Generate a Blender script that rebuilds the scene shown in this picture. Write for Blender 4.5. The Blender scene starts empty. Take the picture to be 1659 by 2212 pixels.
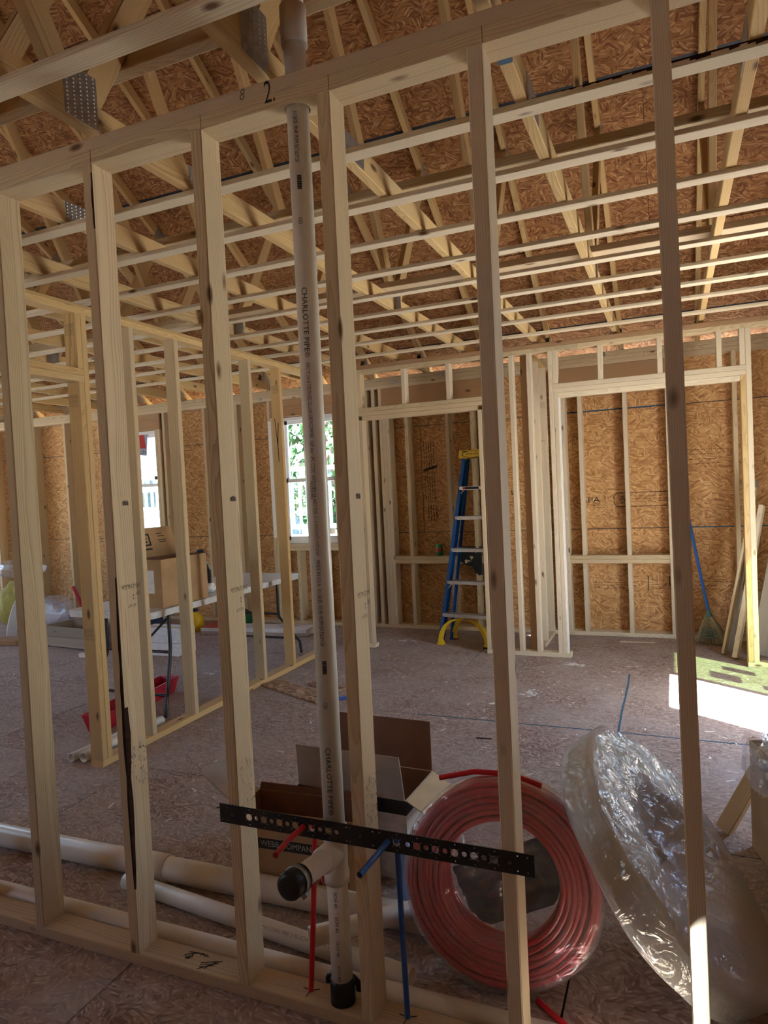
import bpy, bmesh, math, random
from mathutils import Vector as V, Matrix
random.seed(7)
SC = bpy.context.scene
COL = SC.collection
PI = math.pi

# ---------------------------------------------------------------- camera, sky, sun, exposure
def cam_axes(yaw, pitch, roll):
    cy, sy, cp, sp, cr, sr = math.cos(yaw), math.sin(yaw), math.cos(pitch), math.sin(pitch), math.cos(roll), math.sin(roll)
    f = V((-sy * cp, cy * cp, sp)); r0 = V((cy, sy, 0)); u0 = r0.cross(f)
    return cr * r0 + sr * u0, -sr * r0 + cr * u0, f
cd = bpy.data.cameras.new('camera'); cam = bpy.data.objects.new('camera', cd); COL.objects.link(cam)
r_, u_, f_ = cam_axes(math.radians(23.00872535), math.radians(-2.06042367), math.radians(-2.74539616))
CAM = V((1.1969, -1.6237, 1.4923))
m = Matrix.Identity(4)
for i in range(3):
    m[i][0], m[i][1], m[i][2], m[i][3] = r_[i], u_[i], -f_[i], CAM[i]
cam.matrix_world = m
cd.sensor_fit = 'VERTICAL'; cd.sensor_height = 36.0; cd.lens = 1468.8 / 2212 * 36; cd.clip_start = 0.02; cd.clip_end = 300
SC.camera = cam
SUN_TO = V((0.82 * math.cos(0.895), -0.57 * math.cos(0.895), math.sin(0.895))).normalized()   # towards the sun
w = bpy.data.worlds.new('sky'); SC.world = w; w.use_nodes = True
wn = w.node_tree.nodes; wl = w.node_tree.links
sky = wn.new('ShaderNodeTexSky'); sky.sky_type = 'NISHITA'; sky.sun_disc = False
sky.sun_elevation = math.radians(53); sky.sun_rotation = math.atan2(SUN_TO.x, SUN_TO.y)
sky.air_density = 1.0; sky.dust_density = 1.2; sky.ozone_density = 1.0
wl.new(sky.outputs[0], wn['Background'].inputs[0]); wn['Background'].inputs[1].default_value = 0.34
sd = bpy.data.lights.new('sun', 'SUN'); sd.energy = 22.0; sd.angle = math.radians(0.6); sd.color = (0.90, 0.96, 1.0)
sun = bpy.data.objects.new('sun', sd); COL.objects.link(sun); sun.location = (8, -6, 12)
sun.rotation_euler = SUN_TO.to_track_quat('Z', 'Y').to_euler()
SC.view_settings.view_transform = 'Standard'; SC.view_settings.look = 'None'
SC.view_settings.gamma = 1.0; SC.view_settings.use_curve_mapping = False
SC.view_settings.exposure = 2.5
SC.cycles.use_denoising = True
SC.cycles.max_bounces = 10; SC.cycles.diffuse_bounces = 6; SC.cycles.glossy_bounces = 4
SC.cycles.transparent_max_bounces = 16; SC.cycles.transmission_bounces = 6
SC.cycles.caustics_reflective = False; SC.cycles.caustics_refractive = False
SC.cycles.sample_clamp_indirect = 6.0

# ---------------------------------------------------------------- materials
class Mat:
    def __init__(s, name):
        s.m = bpy.data.materials.new(name); s.m.use_nodes = True
        s.t = s.m.node_tree; s.n = s.t.nodes; s.l = s.t.links; s.p = s.n['Principled BSDF']
    def node(s, typ, *ins, **kw):
        n = s.n.new(typ)
        for k, v in kw.items(): setattr(n, k, v)
        for i, v in enumerate(ins):
            if v is None: continue
            if isinstance(v, tuple) and len(v) == 2 and hasattr(v[0], 'outputs'): s.l.new(v[0].outputs[v[1]], n.inputs[i])
            elif hasattr(v, 'outputs'): s.l.new(v.outputs[0], n.inputs[i])
            else: n.inputs[i].default_value = v
        return n
    def math(s, op, a, b=None, c=None, clamp=False): return s.node('ShaderNodeMath', a, b, c, operation=op, use_clamp=clamp)
    def vm(s, op, a, b=None): return s.node('ShaderNodeVectorMath', a, b, operation=op)
    def mix(s, f, a, b, typ='MIX'):
        n = s.n.new('ShaderNodeMix'); n.data_type = 'RGBA'; n.blend_type = typ
        for i, v in ((0, f), (6, a), (7, b)):
            if isinstance(v, tuple) and hasattr(v[0], 'outputs'): s.l.new(v[0].outputs[v[1]], n.inputs[i])
            elif hasattr(v, 'outputs'): s.l.new(v.outputs[2] if v.bl_idname == 'ShaderNodeMix' else v.outputs[0], n.inputs[i])
            else: n.inputs[i].default_value = v
        return n
    def ramp(s, fac, stops):
        n = s.n.new('ShaderNodeValToRGB'); e = n.color_ramp.elements
        while len(e) < len(stops): e.new(0.5)
        for el, (p, c) in zip(e, stops): el.position = p; el.color = c if len(c) == 4 else (*c, 1)
        s.l.new(fac.outputs[0], n.inputs[0]); return n
    def out(s, col=None, rough=None, bump=None, bs=0.3, bd=0.01):
        if col is not None: s.l.new(col.outputs[2] if col.bl_idname == 'ShaderNodeMix' else col.outputs[0], s.p.inputs['Base Color'])
        if rough is not None: s.p.inputs['Roughness'].default_value = rough
        if bump is not None:
            b = s.n.new('ShaderNodeBump'); b.inputs['Strength'].default_value = bs; b.inputs['Distance'].default_value = bd
            s.l.new(bump.outputs[0], b.inputs['Height']); s.l.new(b.outputs[0], s.p.inputs['Normal'])
        s.p.inputs['Specular IOR Level'].default_value = 0.25
        return s.m

def c4(*a): return (*a, 1.0)
def plain(name, col, rough=0.5, metal=0.0, spec=0.4, noise=0.12, scale=30):
    M = Mat(name)
    tc = M.n.new('ShaderNodeTexCoord')
    nz = M.node('ShaderNodeTexNoise'); nz.inputs['Scale'].default_value = scale; nz.inputs['Detail'].default_value = 3
    M.l.new(tc.outputs['Object'], nz.inputs['Vector'])
    d = tuple(max(0, x * (1 - noise)) for x in col); u = tuple(min(1, x * (1 + noise)) for x in col)
    M.out(M.ramp(nz, [(0.3, d), (0.7, u)]), rough)
    M.p.inputs['Metallic'].default_value = metal; M.p.inputs['Specular IOR Level'].default_value = spec
    return M.m

def pine(name, light, dark, knot=(0.13, 0.06, 0.025), tint=(0.58, 0.44, 0.33), tamt=0.45, vary=0.22, grey=(0.42, 0.36, 0.29)):
    M = Mat(name)
    tc = M.n.new('ShaderNodeTexCoord'); oi = M.n.new('ShaderNodeObjectInfo')
    rnd = (oi, 5)
    off = M.node('ShaderNodeCombineXYZ', M.math('MULTIPLY', rnd, 61.0), M.math('MULTIPLY', rnd, 37.0), M.math('MULTIPLY', rnd, 83.0))
    P = M.vm('ADD', (tc, 3), off)
    nz = M.node('ShaderNodeTexNoise', M.vm('MULTIPLY', P, (5.0, 5.0, 1.1))); nz.inputs['Scale'].default_value = 1.0; nz.inputs['Detail'].default_value = 2.0
    sp = M.node('ShaderNodeSeparateXYZ', (tc, 3))
    r2 = M.math('FRACT', M.math('MULTIPLY', rnd, 7.31)); r3 = M.math('FRACT', M.math('MULTIPLY', rnd, 17.7))
    dx = M.math('ADD', (sp, 0), M.math('MULTIPLY_ADD', nz, 0.11, M.math('MULTIPLY_ADD', r2, 0.10, -0.105)))
    dy = M.math('ADD', (sp, 1), M.math('MULTIPLY_ADD', r3, 0.07, -0.01))
    rad = M.math('SQRT', M.math('ADD', M.math('MULTIPLY', dx, dx), M.math('MULTIPLY', dy, dy)))
    n2 = M.node('ShaderNodeTexNoise', M.vm('MULTIPLY', P, (60.0, 60.0, 3.0))); n2.inputs['Scale'].default_value = 1.0; n2.inputs['Detail'].default_value = 3.0
    ring = M.math('FRACT', M.math('MULTIPLY', M.math('MULTIPLY_ADD', n2, 0.004, rad), 190.0))
    rf = M.math('MULTIPLY', M.math('POWER', ring, 2.2), M.math('MULTIPLY_ADD', r3, 0.5, 0.5), clamp=True)
    fine = M.node('ShaderNodeTexNoise', M.vm('MULTIPLY', P, (220.0, 220.0, 5.0))); fine.inputs['Scale'].default_value = 1.0; fine.inputs['Detail'].default_value = 2.0
    col = M.mix(rf, c4(*light), c4(*dark))
    col = M.mix(M.math('MULTIPLY', M.math('SUBTRACT', fine, 0.35), 0.55, clamp=True), col, c4(*dark))
    col = M.mix(M.math('MULTIPLY', M.math('POWER', r2, 2.0), tamt), col, c4(*tint))
    blot = M.node('ShaderNodeTexNoise', M.vm('MULTIPLY', P, (9.0, 9.0, 1.6))); blot.inputs['Scale'].default_value = 1.0; blot.inputs['Detail'].default_value = 4.0
    col = M.mix(M.math('MULTIPLY', M.math('SUBTRACT', blot, 0.52), 1.2, clamp=True), col, c4(*grey))
    # knots
    vo = M.node('ShaderNodeTexVoronoi', M.vm('MULTIPLY', P, (10.0, 10.0, 4.2))); vo.inputs['Scale'].default_value = 1.0; vo.inputs['Randomness'].default_value = 1.0
    ks = M.node('ShaderNodeSeparateColor', (vo, 1))
    pick = M.math('GREATER_THAN', (ks, 0), 0.42)
    kd = M.math('ADD', (vo, 0), M.math('MULTIPLY', M.math('SUBTRACT', n2, 0.5), 0.10))
    kk = M.node('ShaderNodeMapRange', kd, 0.06, 0.155, 1.0, 0.0, clamp=True)
    col = M.mix(M.math('MULTIPLY', M.math('MULTIPLY', kk, pick), 0.95), col, c4(*knot))
    hv = M.n.new('ShaderNodeHueSaturation'); hv.inputs['Saturation'].default_value = 1.0
    M.l.new(M.math('MULTIPLY_ADD', rnd, vary, 1.0 - vary * 0.6).outputs[0], hv.inputs['Value'])
    M.l.new(col.outputs[2], hv.inputs['Color'])
    return M.out(hv, 0.72, fine, 0.12, 0.002)

def osb(name, stops, s1=9.0, s2=62.0, dust=None, damt=0.0, gap=0.35):
    M = Mat(name)
    tc = M.n.new('ShaderNodeTexCoord'); oi = M.n.new('ShaderNodeObjectInfo')
    off = M.node('ShaderNodeCombineXYZ', M.math('MULTIPLY', (oi, 5), 53.0), M.math('MULTIPLY', (oi, 5), 29.0), M.math('MULTIPLY', (oi, 5), 11.0))
    P = M.vm('ADD', (tc, 3), off)
    wob = M.node('ShaderNodeTexNoise', P); wob.inputs['Scale'].default_value = 7.0; wob.inputs['Detail'].default_value = 2.0
    P2 = M.vm('ADD', P, M.vm('MULTIPLY', M.vm('SUBTRACT', (wob, 1), (0.5, 0.5, 0.5)), (0.03, 0.03, 0.0)))
    lay = []
    for ang, a, b, o in ((0.12, s1, s2, 0.0), (0.75, s1 * 1.2, s2 * 0.9, 3.3), (-0.55, s1 * 1.1, s2 * 0.8, 7.9), (1.5, s1 * 1.5, s2 * 0.9, 5.1)):
        rot = M.node('ShaderNodeVectorRotate', P2); rot.rotation_type = 'Z_AXIS'; rot.inputs['Angle'].default_value = ang
        vo = M.node('ShaderNodeTexVoronoi', M.vm('MULTIPLY', M.vm('ADD', rot, (o, o, 0.0)), (a, b, 0.0))); vo.inputs['Scale'].default_value = 1.0
        vo.voronoi_dimensions = '2D'
        sc = M.node('ShaderNodeSeparateColor', (vo, 1))
        g = M.node('ShaderNodeMapRange', (vo, 0), 0.25, 0.75, 1.0, 1.0 - gap, clamp=True)
        lay.append(M.math('MULTIPLY', (sc, 0), g))
    cur = lay[0]
    for k, L in enumerate(lay[1:]):
        nz = M.node('ShaderNodeTexNoise', M.vm('ADD', P, (9.0 * k + 4.0, 2.0 * k, 0.0))); nz.inputs['Scale'].default_value = 13.0; nz.inputs['Detail'].default_value = 1.5
        f = M.math('GREATER_THAN', nz, (0.52, 0.55, 0.60)[k])
        cur = M.math('ADD', M.math('MULTIPLY', L, f), M.math('MULTIPLY', cur, M.math('SUBTRACT', 1.0, f)))
    col = M.ramp(cur, stops)
    big = M.node('ShaderNodeTexNoise', P); big.inputs['Scale'].default_value = 2.2; big.inputs['Detail'].default_value = 5.0
    if dust:
        col = M.mix(M.node('ShaderNodeMapRange', big, 0.32, 0.68, 0.0, damt, clamp=True), col, c4(*dust))
    else:
        col = M.mix(M.node('ShaderNodeMapRange', big, 0.35, 0.75, 0.0, 0.3, clamp=True), col, c4(*stops[0][1][:3]))
    return M.out(col, 0.75, cur, 0.35, 0.003)

def ink(name, col, a=0.9):
    M = Mat(name); M.p.inputs['Base Color'].default_value = c4(*col); M.p.inputs['Roughness'].default_value = 0.8
    M.p.inputs['Alpha'].default_value = a
    return M.m

def film(name, tint=(0.93, 0.95, 1.0), gl=0.10, scale=14, bump=0.6, fog=0.10):
    M = Mat(name)
    tc = M.n.new('ShaderNodeTexCoord')
    nz = M.node('ShaderNodeTexNoise', (tc, 3)); nz.inputs['Scale'].default_value = scale; nz.inputs['Detail'].default_value = 4; nz.inputs['Distortion'].default_value = 1.5
    vo = M.node('ShaderNodeTexVoronoi', (tc, 3)); vo.inputs['Scale'].default_value = scale * 0.9; vo.feature = 'DISTANCE_TO_EDGE'
    h = M.math('ADD', nz, M.math('MULTIPLY', vo, 0.7))
    bp = M.n.new('ShaderNodeBump'); bp.inputs['Strength'].default_value = bump; bp.inputs['Distance'].default_value = 0.03
    M.l.new(h.outputs[0], bp.inputs['Height'])
    tr = M.n.new('ShaderNodeBsdfTransparent'); tr.inputs[0].default_value = c4(*tint)
    g = M.n.new('ShaderNodeBsdfGlossy'); g.inputs['Roughness'].default_value = 0.12; g.inputs['Color'].default_value = c4(0.95, 0.97, 1)
    M.l.new(bp.outputs[0], g.inputs['Normal'])
    df = M.n.new('ShaderNodeBsdfDiffuse'); df.inputs['Color'].default_value = c4(0.80, 0.82, 0.88)
    fr = M.n.new('ShaderNodeLayerWeight'); fr.inputs['Blend'].default_value = 0.35; M.l.new(bp.outputs[0], fr.inputs['Normal'])
    f = M.math('MULTIPLY_ADD', (fr, 1), 0.45, gl, clamp=True)
    a = M.n.new('ShaderNodeMixShader'); M.l.new(f.outputs[0], a.inputs[0]); M.l.new(tr.outputs[0], a.inputs[1]); M.l.new(g.outputs[0], a.inputs[2])
    b = M.n.new('ShaderNodeMixShader'); b.inputs[0].default_value = fog; M.l.new(a.outputs[0], b.inputs[1]); M.l.new(df.outputs[0], b.inputs[2])
    M.l.new(b.outputs[0], M.n['Material Output'].inputs['Surface'])
    return M.m

def pane_mat(name, tint, gl=0.06):
    M = Mat(name)
    tr = M.n.new('ShaderNodeBsdfTransparent'); tr.inputs[0].default_value = c4(*tint)
    g = M.n.new('ShaderNodeBsdfGlossy'); g.inputs['Roughness'].default_value = 0.02
    lw = M.n.new('ShaderNodeLayerWeight'); lw.inputs['Blend'].default_value = 0.5
    fr = M.math('MULTIPLY_ADD', M.math('POWER', (lw, 1), 4.0), 0.5, 0.04, clamp=True)
    a = M.n.new('ShaderNodeMixShader'); M.l.new(fr.outputs[0], a.inputs[0]); M.l.new(tr.outputs[0], a.inputs[1]); M.l.new(g.outputs[0], a.inputs[2])
    M.l.new(a.outputs[0], M.n['Material Output'].inputs['Surface'])
    return M.m

def corrugated(name, col):
    M = Mat(name)
    tc = M.n.new('ShaderNodeTexCoord')
    wv = M.node('ShaderNodeTexWave', (tc, 3)); wv.inputs['Scale'].default_value = 45; wv.inputs['Distortion'].default_value = 0.4
    nz = M.node('ShaderNodeTexNoise', (tc, 3)); nz.inputs['Scale'].default_value = 7; nz.inputs['Detail'].default_value = 5
    d = tuple(x * 0.82 for x in col); u = tuple(min(1, x * 1.1) for x in col)
    return M.out(M.ramp(nz, [(0.3, d), (0.7, u)]), 0.8, wv, 0.08, 0.002)

PINE = pine('spruce_lumber', (0.68, 0.545, 0.34), (0.45, 0.31, 0.16))
YEL = pine('yellow_pine_lumber', (0.68, 0.485, 0.23), (0.45, 0.27, 0.10), tint=(0.6, 0.36, 0.15), tamt=0.3)
PALE = pine('pale_spruce', (0.76, 0.65, 0.47), (0.55, 0.43, 0.28), tamt=0.25, vary=0.12)
HDR = pine('header_lumber', (0.45, 0.265, 0.13), (0.34, 0.18, 0.08), tamt=0.3)
OLDW = pine('weathered_board', (0.42, 0.36, 0.28), (0.26, 0.21, 0.155), tamt=0.1)
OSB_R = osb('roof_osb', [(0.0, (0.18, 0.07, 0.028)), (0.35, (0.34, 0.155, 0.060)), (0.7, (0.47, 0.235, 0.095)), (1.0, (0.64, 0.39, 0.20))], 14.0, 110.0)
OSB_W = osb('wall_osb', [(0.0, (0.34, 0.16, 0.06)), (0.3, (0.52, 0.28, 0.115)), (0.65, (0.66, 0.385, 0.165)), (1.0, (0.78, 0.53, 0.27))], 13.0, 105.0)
OSB_F = osb('floor_osb', [(0.0, (0.17, 0.115, 0.095)), (0.3, (0.33, 0.24, 0.205)), (0.7, (0.43, 0.335, 0.295)), (1.0, (0.62, 0.53, 0.47))], 30.0, 130.0, dust=(0.47, 0.42, 0.39), damt=0.6, gap=0.5)
OSB_S = osb('scrap_osb', [(0.0, (0.16, 0.085, 0.05)), (0.3, (0.33, 0.20, 0.12)), (0.7, (0.45, 0.29, 0.18)), (1.0, (0.6, 0.45, 0.32))], 14.0, 80.0)
FELT = plain('roof_underlayment', (0.035, 0.045, 0.06), 0.5)
STEEL = plain('galvanised_steel', (0.42, 0.43, 0.42), 0.38, 0.9, 0.5, 0.2, 60)
ALU = plain('aluminium', (0.62, 0.60, 0.57), 0.4, 0.6)
PVC = plain('white_pvc', (0.80, 0.78, 0.72), 0.32, 0, 0.5, 0.03)
PVCW = plain('warm_pvc', (0.74, 0.69, 0.60), 0.4, 0, 0.4, 0.1, 4)
VINYL = plain('white_vinyl', (0.80, 0.81, 0.82), 0.4, 0, 0.4, 0.03)
RUBBER = plain('black_rubber', (0.012, 0.012, 0.013), 0.4)
BLACKM = plain('black_painted_metal', (0.016, 0.016, 0.018), 0.38, 0.0, 0.5)
REDP = plain('red_pex', (0.60, 0.012, 0.025), 0.3, 0, 0.5, 0.05)
REDC = plain('red_coil_tubing', (0.50, 0.035, 0.06), 0.28, 0, 0.6, 0.15, 5)
BLUEP = plain('blue_pex', (0.015, 0.09, 0.33), 0.3, 0, 0.5, 0.05)
WHITEP = plain('white_tubing', (0.82, 0.80, 0.74), 0.3, 0, 0.5, 0.06, 6)
NAVY = plain('navy_label', (0.025, 0.04, 0.10), 0.5)
CARD = corrugated('brown_cardboard', (0.43, 0.27, 0.14))
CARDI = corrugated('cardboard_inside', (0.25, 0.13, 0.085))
CARDG = corrugated('grey_cardboard', (0.46, 0.40, 0.34))
CARDB = corrugated('beige_cardboard', (0.60, 0.47, 0.30))
WHITEB = plain('white_printed_board', (0.76, 0.76, 0.78), 0.6)
BLACKB = plain('black_print', (0.02, 0.02, 0.022), 0.7)
REDI = ink('red_print', (0.52, 0.03, 0.03)); WHTI = ink('pale_print', (0.5, 0.45, 0.38))
INK = ink('black_ink', (0.025, 0.022, 0.022)); FAINT = ink('faint_stamp_ink', (0.10, 0.085, 0.07), 0.62)
FAINTER = ink('pale_stamp_ink', (0.25, 0.22, 0.18), 0.3)
BLUEI = ink('blue_chalk', (0.05, 0.16, 0.26), 0.75); PAINTB = ink('blue_paint', (0.06, 0.14, 0.24), 0.85)
BARK = plain('dark_bark', (0.035, 0.016, 0.01), 0.9, 0, 0.1, 0.5, 50)
FGB = plain('blue_fibreglass', (0.012, 0.12, 0.42), 0.42, 0, 0.4, 0.05)
YELP = plain('yellow_plastic', (0.78, 0.52, 0.015), 0.42, 0, 0.4, 0.04)
REDT = plain('red_plastic', (0.46, 0.02, 0.035), 0.35)
TABLE = plain('grey_table_plastic', (0.62, 0.62, 0.62), 0.45)
GREENP = plain('green_plastic', (0.015, 0.17, 0.06), 0.35)
BROOMB = plain('blue_broom_handle', (0.03, 0.14, 0.52), 0.4)
STRAW = plain('broom_straw', (0.42, 0.36, 0.22), 0.8, 0, 0.2, 0.35, 90)
STRAWB = plain('teal_broom_stitching', (0.10, 0.24, 0.27), 0.8)
CHIP = plain('white_wood_chips', (0.80, 0.76, 0.70), 0.7)
DARKCHIP = plain('dark_splinters', (0.07, 0.05, 0.045), 0.8)
PLASTER = plain('plaster_dust', (0.72, 0.74, 0.76), 0.9, 0, 0.1, 0.1)
WRAPC = film('milky_plastic_wrap', (0.95, 0.96, 1.0), 0.09, 13, 1.0, 0.36); WRAPR = film('hazy_plastic_wrap', (0.97, 0.96, 0.97), 0.03, 9, 0.6, 0.10)
WRAP = film('clear_plastic_wrap'); WRAPT = film('thin_plastic_wrap', (0.97, 0.97, 0.98), 0.03, 20, 0.5, 0.07)
PANE = pane_mat('window_glass', (0.93, 0.96, 0.95)); PANEG = pane_mat('tinted_door_glass', (0.22, 0.27, 0.175))
GROUND = plain('dry_ground', (0.42, 0.40, 0.36), 0.9, 0, 0.1, 0.25, 0.6)
LEAF = plain('tree_leaves', (0.028, 0.075, 0.024), 0.7, 0, 0.15, 0.6, 2.5); BAL = plain('railing_shade_blue', (0.06, 0.13, 0.19), 0.5); TRUNK = plain('tree_bark', (0.16, 0.11, 0.08), 0.9)  # BAL: bluish shade of the white railing put into its colour
SHINGLE = plain('grey_blue_shingle', (0.085, 0.13, 0.155), 0.8, 0, 0.2, 0.2, 12); ROOFM = plain('pale_roof_shingle', (0.06, 0.06, 0.062), 0.8, 0, 0.1, 0.35, 9)

# ---------------------------------------------------------------- object helpers
def link(o, par=None, world=None):
    COL.objects.link(o)
    if world is not None:
        if par is not None: o.parent = par; o.matrix_basis = par_world(par).inverted() @ world
        else: o.matrix_basis = world
    elif par is not None: o.parent = par
    return o
def par_world(p):
    mw = p.matrix_basis.copy()
    while p.parent: p = p.parent; mw = p.matrix_basis @ mw
    return mw
def T(x, y, z): return Matrix.Translation((x, y, z))
def frame(o, X, Y, Z):
    mm = Matrix.Identity(4)
    for i in range(3): mm[i][0], mm[i][1], mm[i][2], mm[i][3] = X[i], Y[i], Z[i], o[i]
    return mm
def tag(o, label, cat, group=None, kind=None):
    if label: o['label'] = label
    if cat: o['category'] = cat
    if group: o['group'] = group
    if kind: o['kind'] = kind
    return o
def empty(name, loc, label=None, cat=None, group=None, kind=None, rz=0.0):
    o = bpy.data.objects.new(name, None); o.empty_display_size = 0.1; COL.objects.link(o)
    o.matrix_basis = T(*loc) @ Matrix.Rotation(rz, 4, 'Z')
    return tag(o, label, cat, group, kind)
def mesh_obj(name, me, mat, par=None, world=None):
    if mat is not None and not me.materials: me.materials.append(mat)
    o = bpy.data.objects.new(name, me); return link(o, par, world if world is not None else Matrix.Identity(4))
class MB:
    """collects shapes into one mesh"""
    def __init__(s): s.v = []; s.f = []; s.mi = []; s.sm = []
    def add(s, vs, fs, mi=0, smooth=False):
        b = len(s.v); s.v += [tuple(x) for x in vs]; s.f += [tuple(i + b for i in f) for f in fs]; s.mi += [mi] * len(fs); s.sm += [smooth] * len(fs); return s
    def box(s, lo, hi, mi=0, M=None):
        x0, y0, z0 = lo; x1, y1, z1 = hi
        vs = [V(p) for p in ((x0, y0, z0), (x1, y0, z0), (x1, y1, z0), (x0, y1, z0), (x0, y0, z1), (x1, y0, z1), (x1, y1, z1), (x0, y1, z1))]
        if M is not None: vs = [M @ p for p in vs]
        return s.add(vs, [(0, 3, 2, 1), (4, 5, 6, 7), (0, 1, 5, 4), (1, 2, 6, 5), (2, 3, 7, 6), (3, 0, 4, 7)], mi)
    def tube(s, pts, r, n=10, mi=0, cap=True, inner=None):
        pts = [V(p) for p in pts]; rs = r if isinstance(r, (list, tuple)) else [r] * len(pts)
        up = None; rings = []
        for i, p in enumerate(pts):
            d = (pts[min(i + 1, len(pts) - 1)] - pts[max(i - 1, 0)]).normalized()
            if up is None:
                up = V((0, 0, 1)) if abs(d.z) < 0.9 else V((1, 0, 0))
            up = (up - d * up.dot(d)).normalized(); sd_ = d.cross(up)
            rings.append([p + (up * math.cos(2 * PI * k / n) + sd_ * math.sin(2 * PI * k / n)) * rs[i] for k in range(n)])
        vs = [q for R in rings for q in R]; fs = []
        for i in range(len(pts) - 1):
            for k in range(n):
                a, b = i * n + k, i * n + (k + 1) % n; fs.append((a, a + n, b + n, b))
        s.add(vs, fs, mi, True)
        if cap and inner is None:
            s.add(rings[0], [tuple(range(n))], mi); s.add(rings[-1], [tuple(range(n - 1, -1, -1))], mi)
        return s
    def pipe(s, p0, p1, r, ri, n=24, mi=0):
        """hollow straight pipe"""
        p0, p1 = V(p0), V(p1); d = (p1 - p0).normalized()
        up = V((0, 0, 1)) if abs(d.z) < 0.9 else V((1, 0, 0)); up = (up - d * up.dot(d)).normalized(); sd_ = d.cross(up)
        R = lambda p, q: [p + (up * math.cos(2 * PI * k / n) + sd_ * math.sin(2 * PI * k / n)) * q for k in range(n)]
        vs = R(p0, r) + R(p1, r) + R(p1, ri) + R(p0, ri); fs = []
        for j in range(4):
            a, b = j * n, ((j + 1) % 4) * n
            for k in range(n): fs.append((a + k, b + k, b + (k + 1) % n, a + (k + 1) % n))
        return s.add(vs, fs, mi, True)
    def lathe(s, prof, n=24, M=None, mi=0):
        M = M or Matrix.Identity(4); vs = []; fs = []
        for (r, z) in prof:
            for k in range(n): vs.append(M @ V((r * math.cos(2 * PI * k / n), r * math.sin(2 * PI * k / n), z)))
        for i in range(len(prof) - 1):
            for k in range(n):
                a, b = i * n + k, i * n + (k + 1) % n; fs.append((a, b, b + n, a + n))
        return s.add(vs, fs, mi, True)
    def prism(s, poly, z0, z1, M=None, mi=0):
        M = M or Matrix.Identity(4); n = len(poly)
        vs = [M @ V((x, y, z0)) for x, y in poly] + [M @ V((x, y, z1)) for x, y in poly]
        fs = [tuple(range(n - 1, -1, -1)), tuple(range(n, 2 * n))] + [(i, (i + 1) % n, n + (i + 1) % n, n + i) for i in range(n)]
        return s.add(vs, fs, mi)
    def mesh(s, name):
        me = bpy.data.meshes.new(name); me.from_pydata(s.v, [], s.f)
        me.polygons.foreach_set('material_index', s.mi); me.polygons.foreach_set('use_smooth', s.sm); me.update(); return me
    def build(s, name, mats, par=None, world=None):
        me = s.mesh(name)
        for q in (mats if isinstance(mats, (list, tuple)) else [mats]): me.materials.append(q)
        return mesh_obj(name, me, None, par, world)

_lc = {}
def lumber_mesh(L, w_, t_, mat):
    key = (round(L, 4), round(w_, 4), round(t_, 4), mat.name)
    if key not in _lc:
        a, b, c = w_ / 2, t_ / 2, min(0.0032, t_ * 0.12)
        pr = [(-a + c, -b), (a - c, -b), (a, -b + c), (a, b - c), (a - c, b), (-a + c, b), (-a, b - c), (-a, -b + c)]
        me = MB().prism(pr, 0, L).mesh('lumber'); me.materials.append(mat); _lc[key] = me
    return _lc[key]
def beam(name, par, p0, p1, w_, t_, xdir, mat=None):
    p0, p1 = V(p0), V(p1); Z = (p1 - p0).normalized(); X = V(xdir); X = (X - Z * X.dot(Z)).normalized(); Y = Z.cross(X)
    return mesh_obj(name, lumber_mesh((p1 - p0).length, w_, t_, mat or PINE), None, par, frame(p0, X, Y, Z))
def board(name, par, lo, hi, mat=None):
    d = [hi[i] - lo[i] for i in range(3)]; ax = max(range(3), key=lambda i: d[i]); oth = sorted([i for i in range(3) if i != ax], key=lambda i: -d[i])
    c = [(hi[i] + lo[i]) / 2 for i in range(3)]; p0 = list(c); p1 = list(c); p0[ax] = lo[ax]; p1[ax] = hi[ax]
    if ax == 2 and random.random() < 0.5: p0, p1 = p1, p0
    xd = [0, 0, 0]; xd[oth[0]] = 1
    return beam(name, par, p0, p1, d[oth[0]], d[oth[1]], xd, mat)
def text(name, s, size, par, o, X, Y, mat, align='LEFT', sx=1.0, sp=1.0):
    cu = bpy.data.curves.new(name, 'FONT'); cu.body = s; cu.size = size; cu.align_x = align; cu.align_y = 'CENTER'; cu.resolution_u = 2; cu.space_character = sp
    cu.materials.append(mat); ob = bpy.data.objects.new(name, cu)
    X, Y = V(X).normalized(), V(Y).normalized(); mm = frame(o, X * sx, Y, X.cross(Y))
    return link(ob, par, mm)
def strokes(name, par, lines, wd, mat, o, X, Y, th=0.0006):
    """pen strokes: flat ribbons lying on a surface"""
    X, Y = V(X).normalized(), V(Y).normalized(); Zn = X.cross(Y); M = frame(o, X, Y, Zn); b = MB()
    for L in lines:
        for (x0, y0), (x1, y1) in zip(L[:-1], L[1:]):
            d = V((x1 - x0, y1 - y0)); 
            if d.length < 1e-6: continue
            d.normalize(); n = V((-d.y, d.x)) * wd / 2; e = d * wd * 0.3
            q = [(x0 - e.x + n.x, y0 - e.y + n.y), (x0 - e.x - n.x, y0 - e.y - n.y), (x1 + e.x - n.x, y1 + e.y - n.y), (x1 + e.x + n.x, y1 + e.y + n.y)]
            b.prism(q, 0, th, M)
    return b.build(name, mat, par)
def copy_tree(o, par=None, basis=None):
    c = o.copy(); COL.objects.link(c); c.parent = par
    c.matrix_basis = basis if basis is not None else o.matrix_basis
    for ch in [x for x in o.children]: copy_tree(ch, c)
    return c
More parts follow.
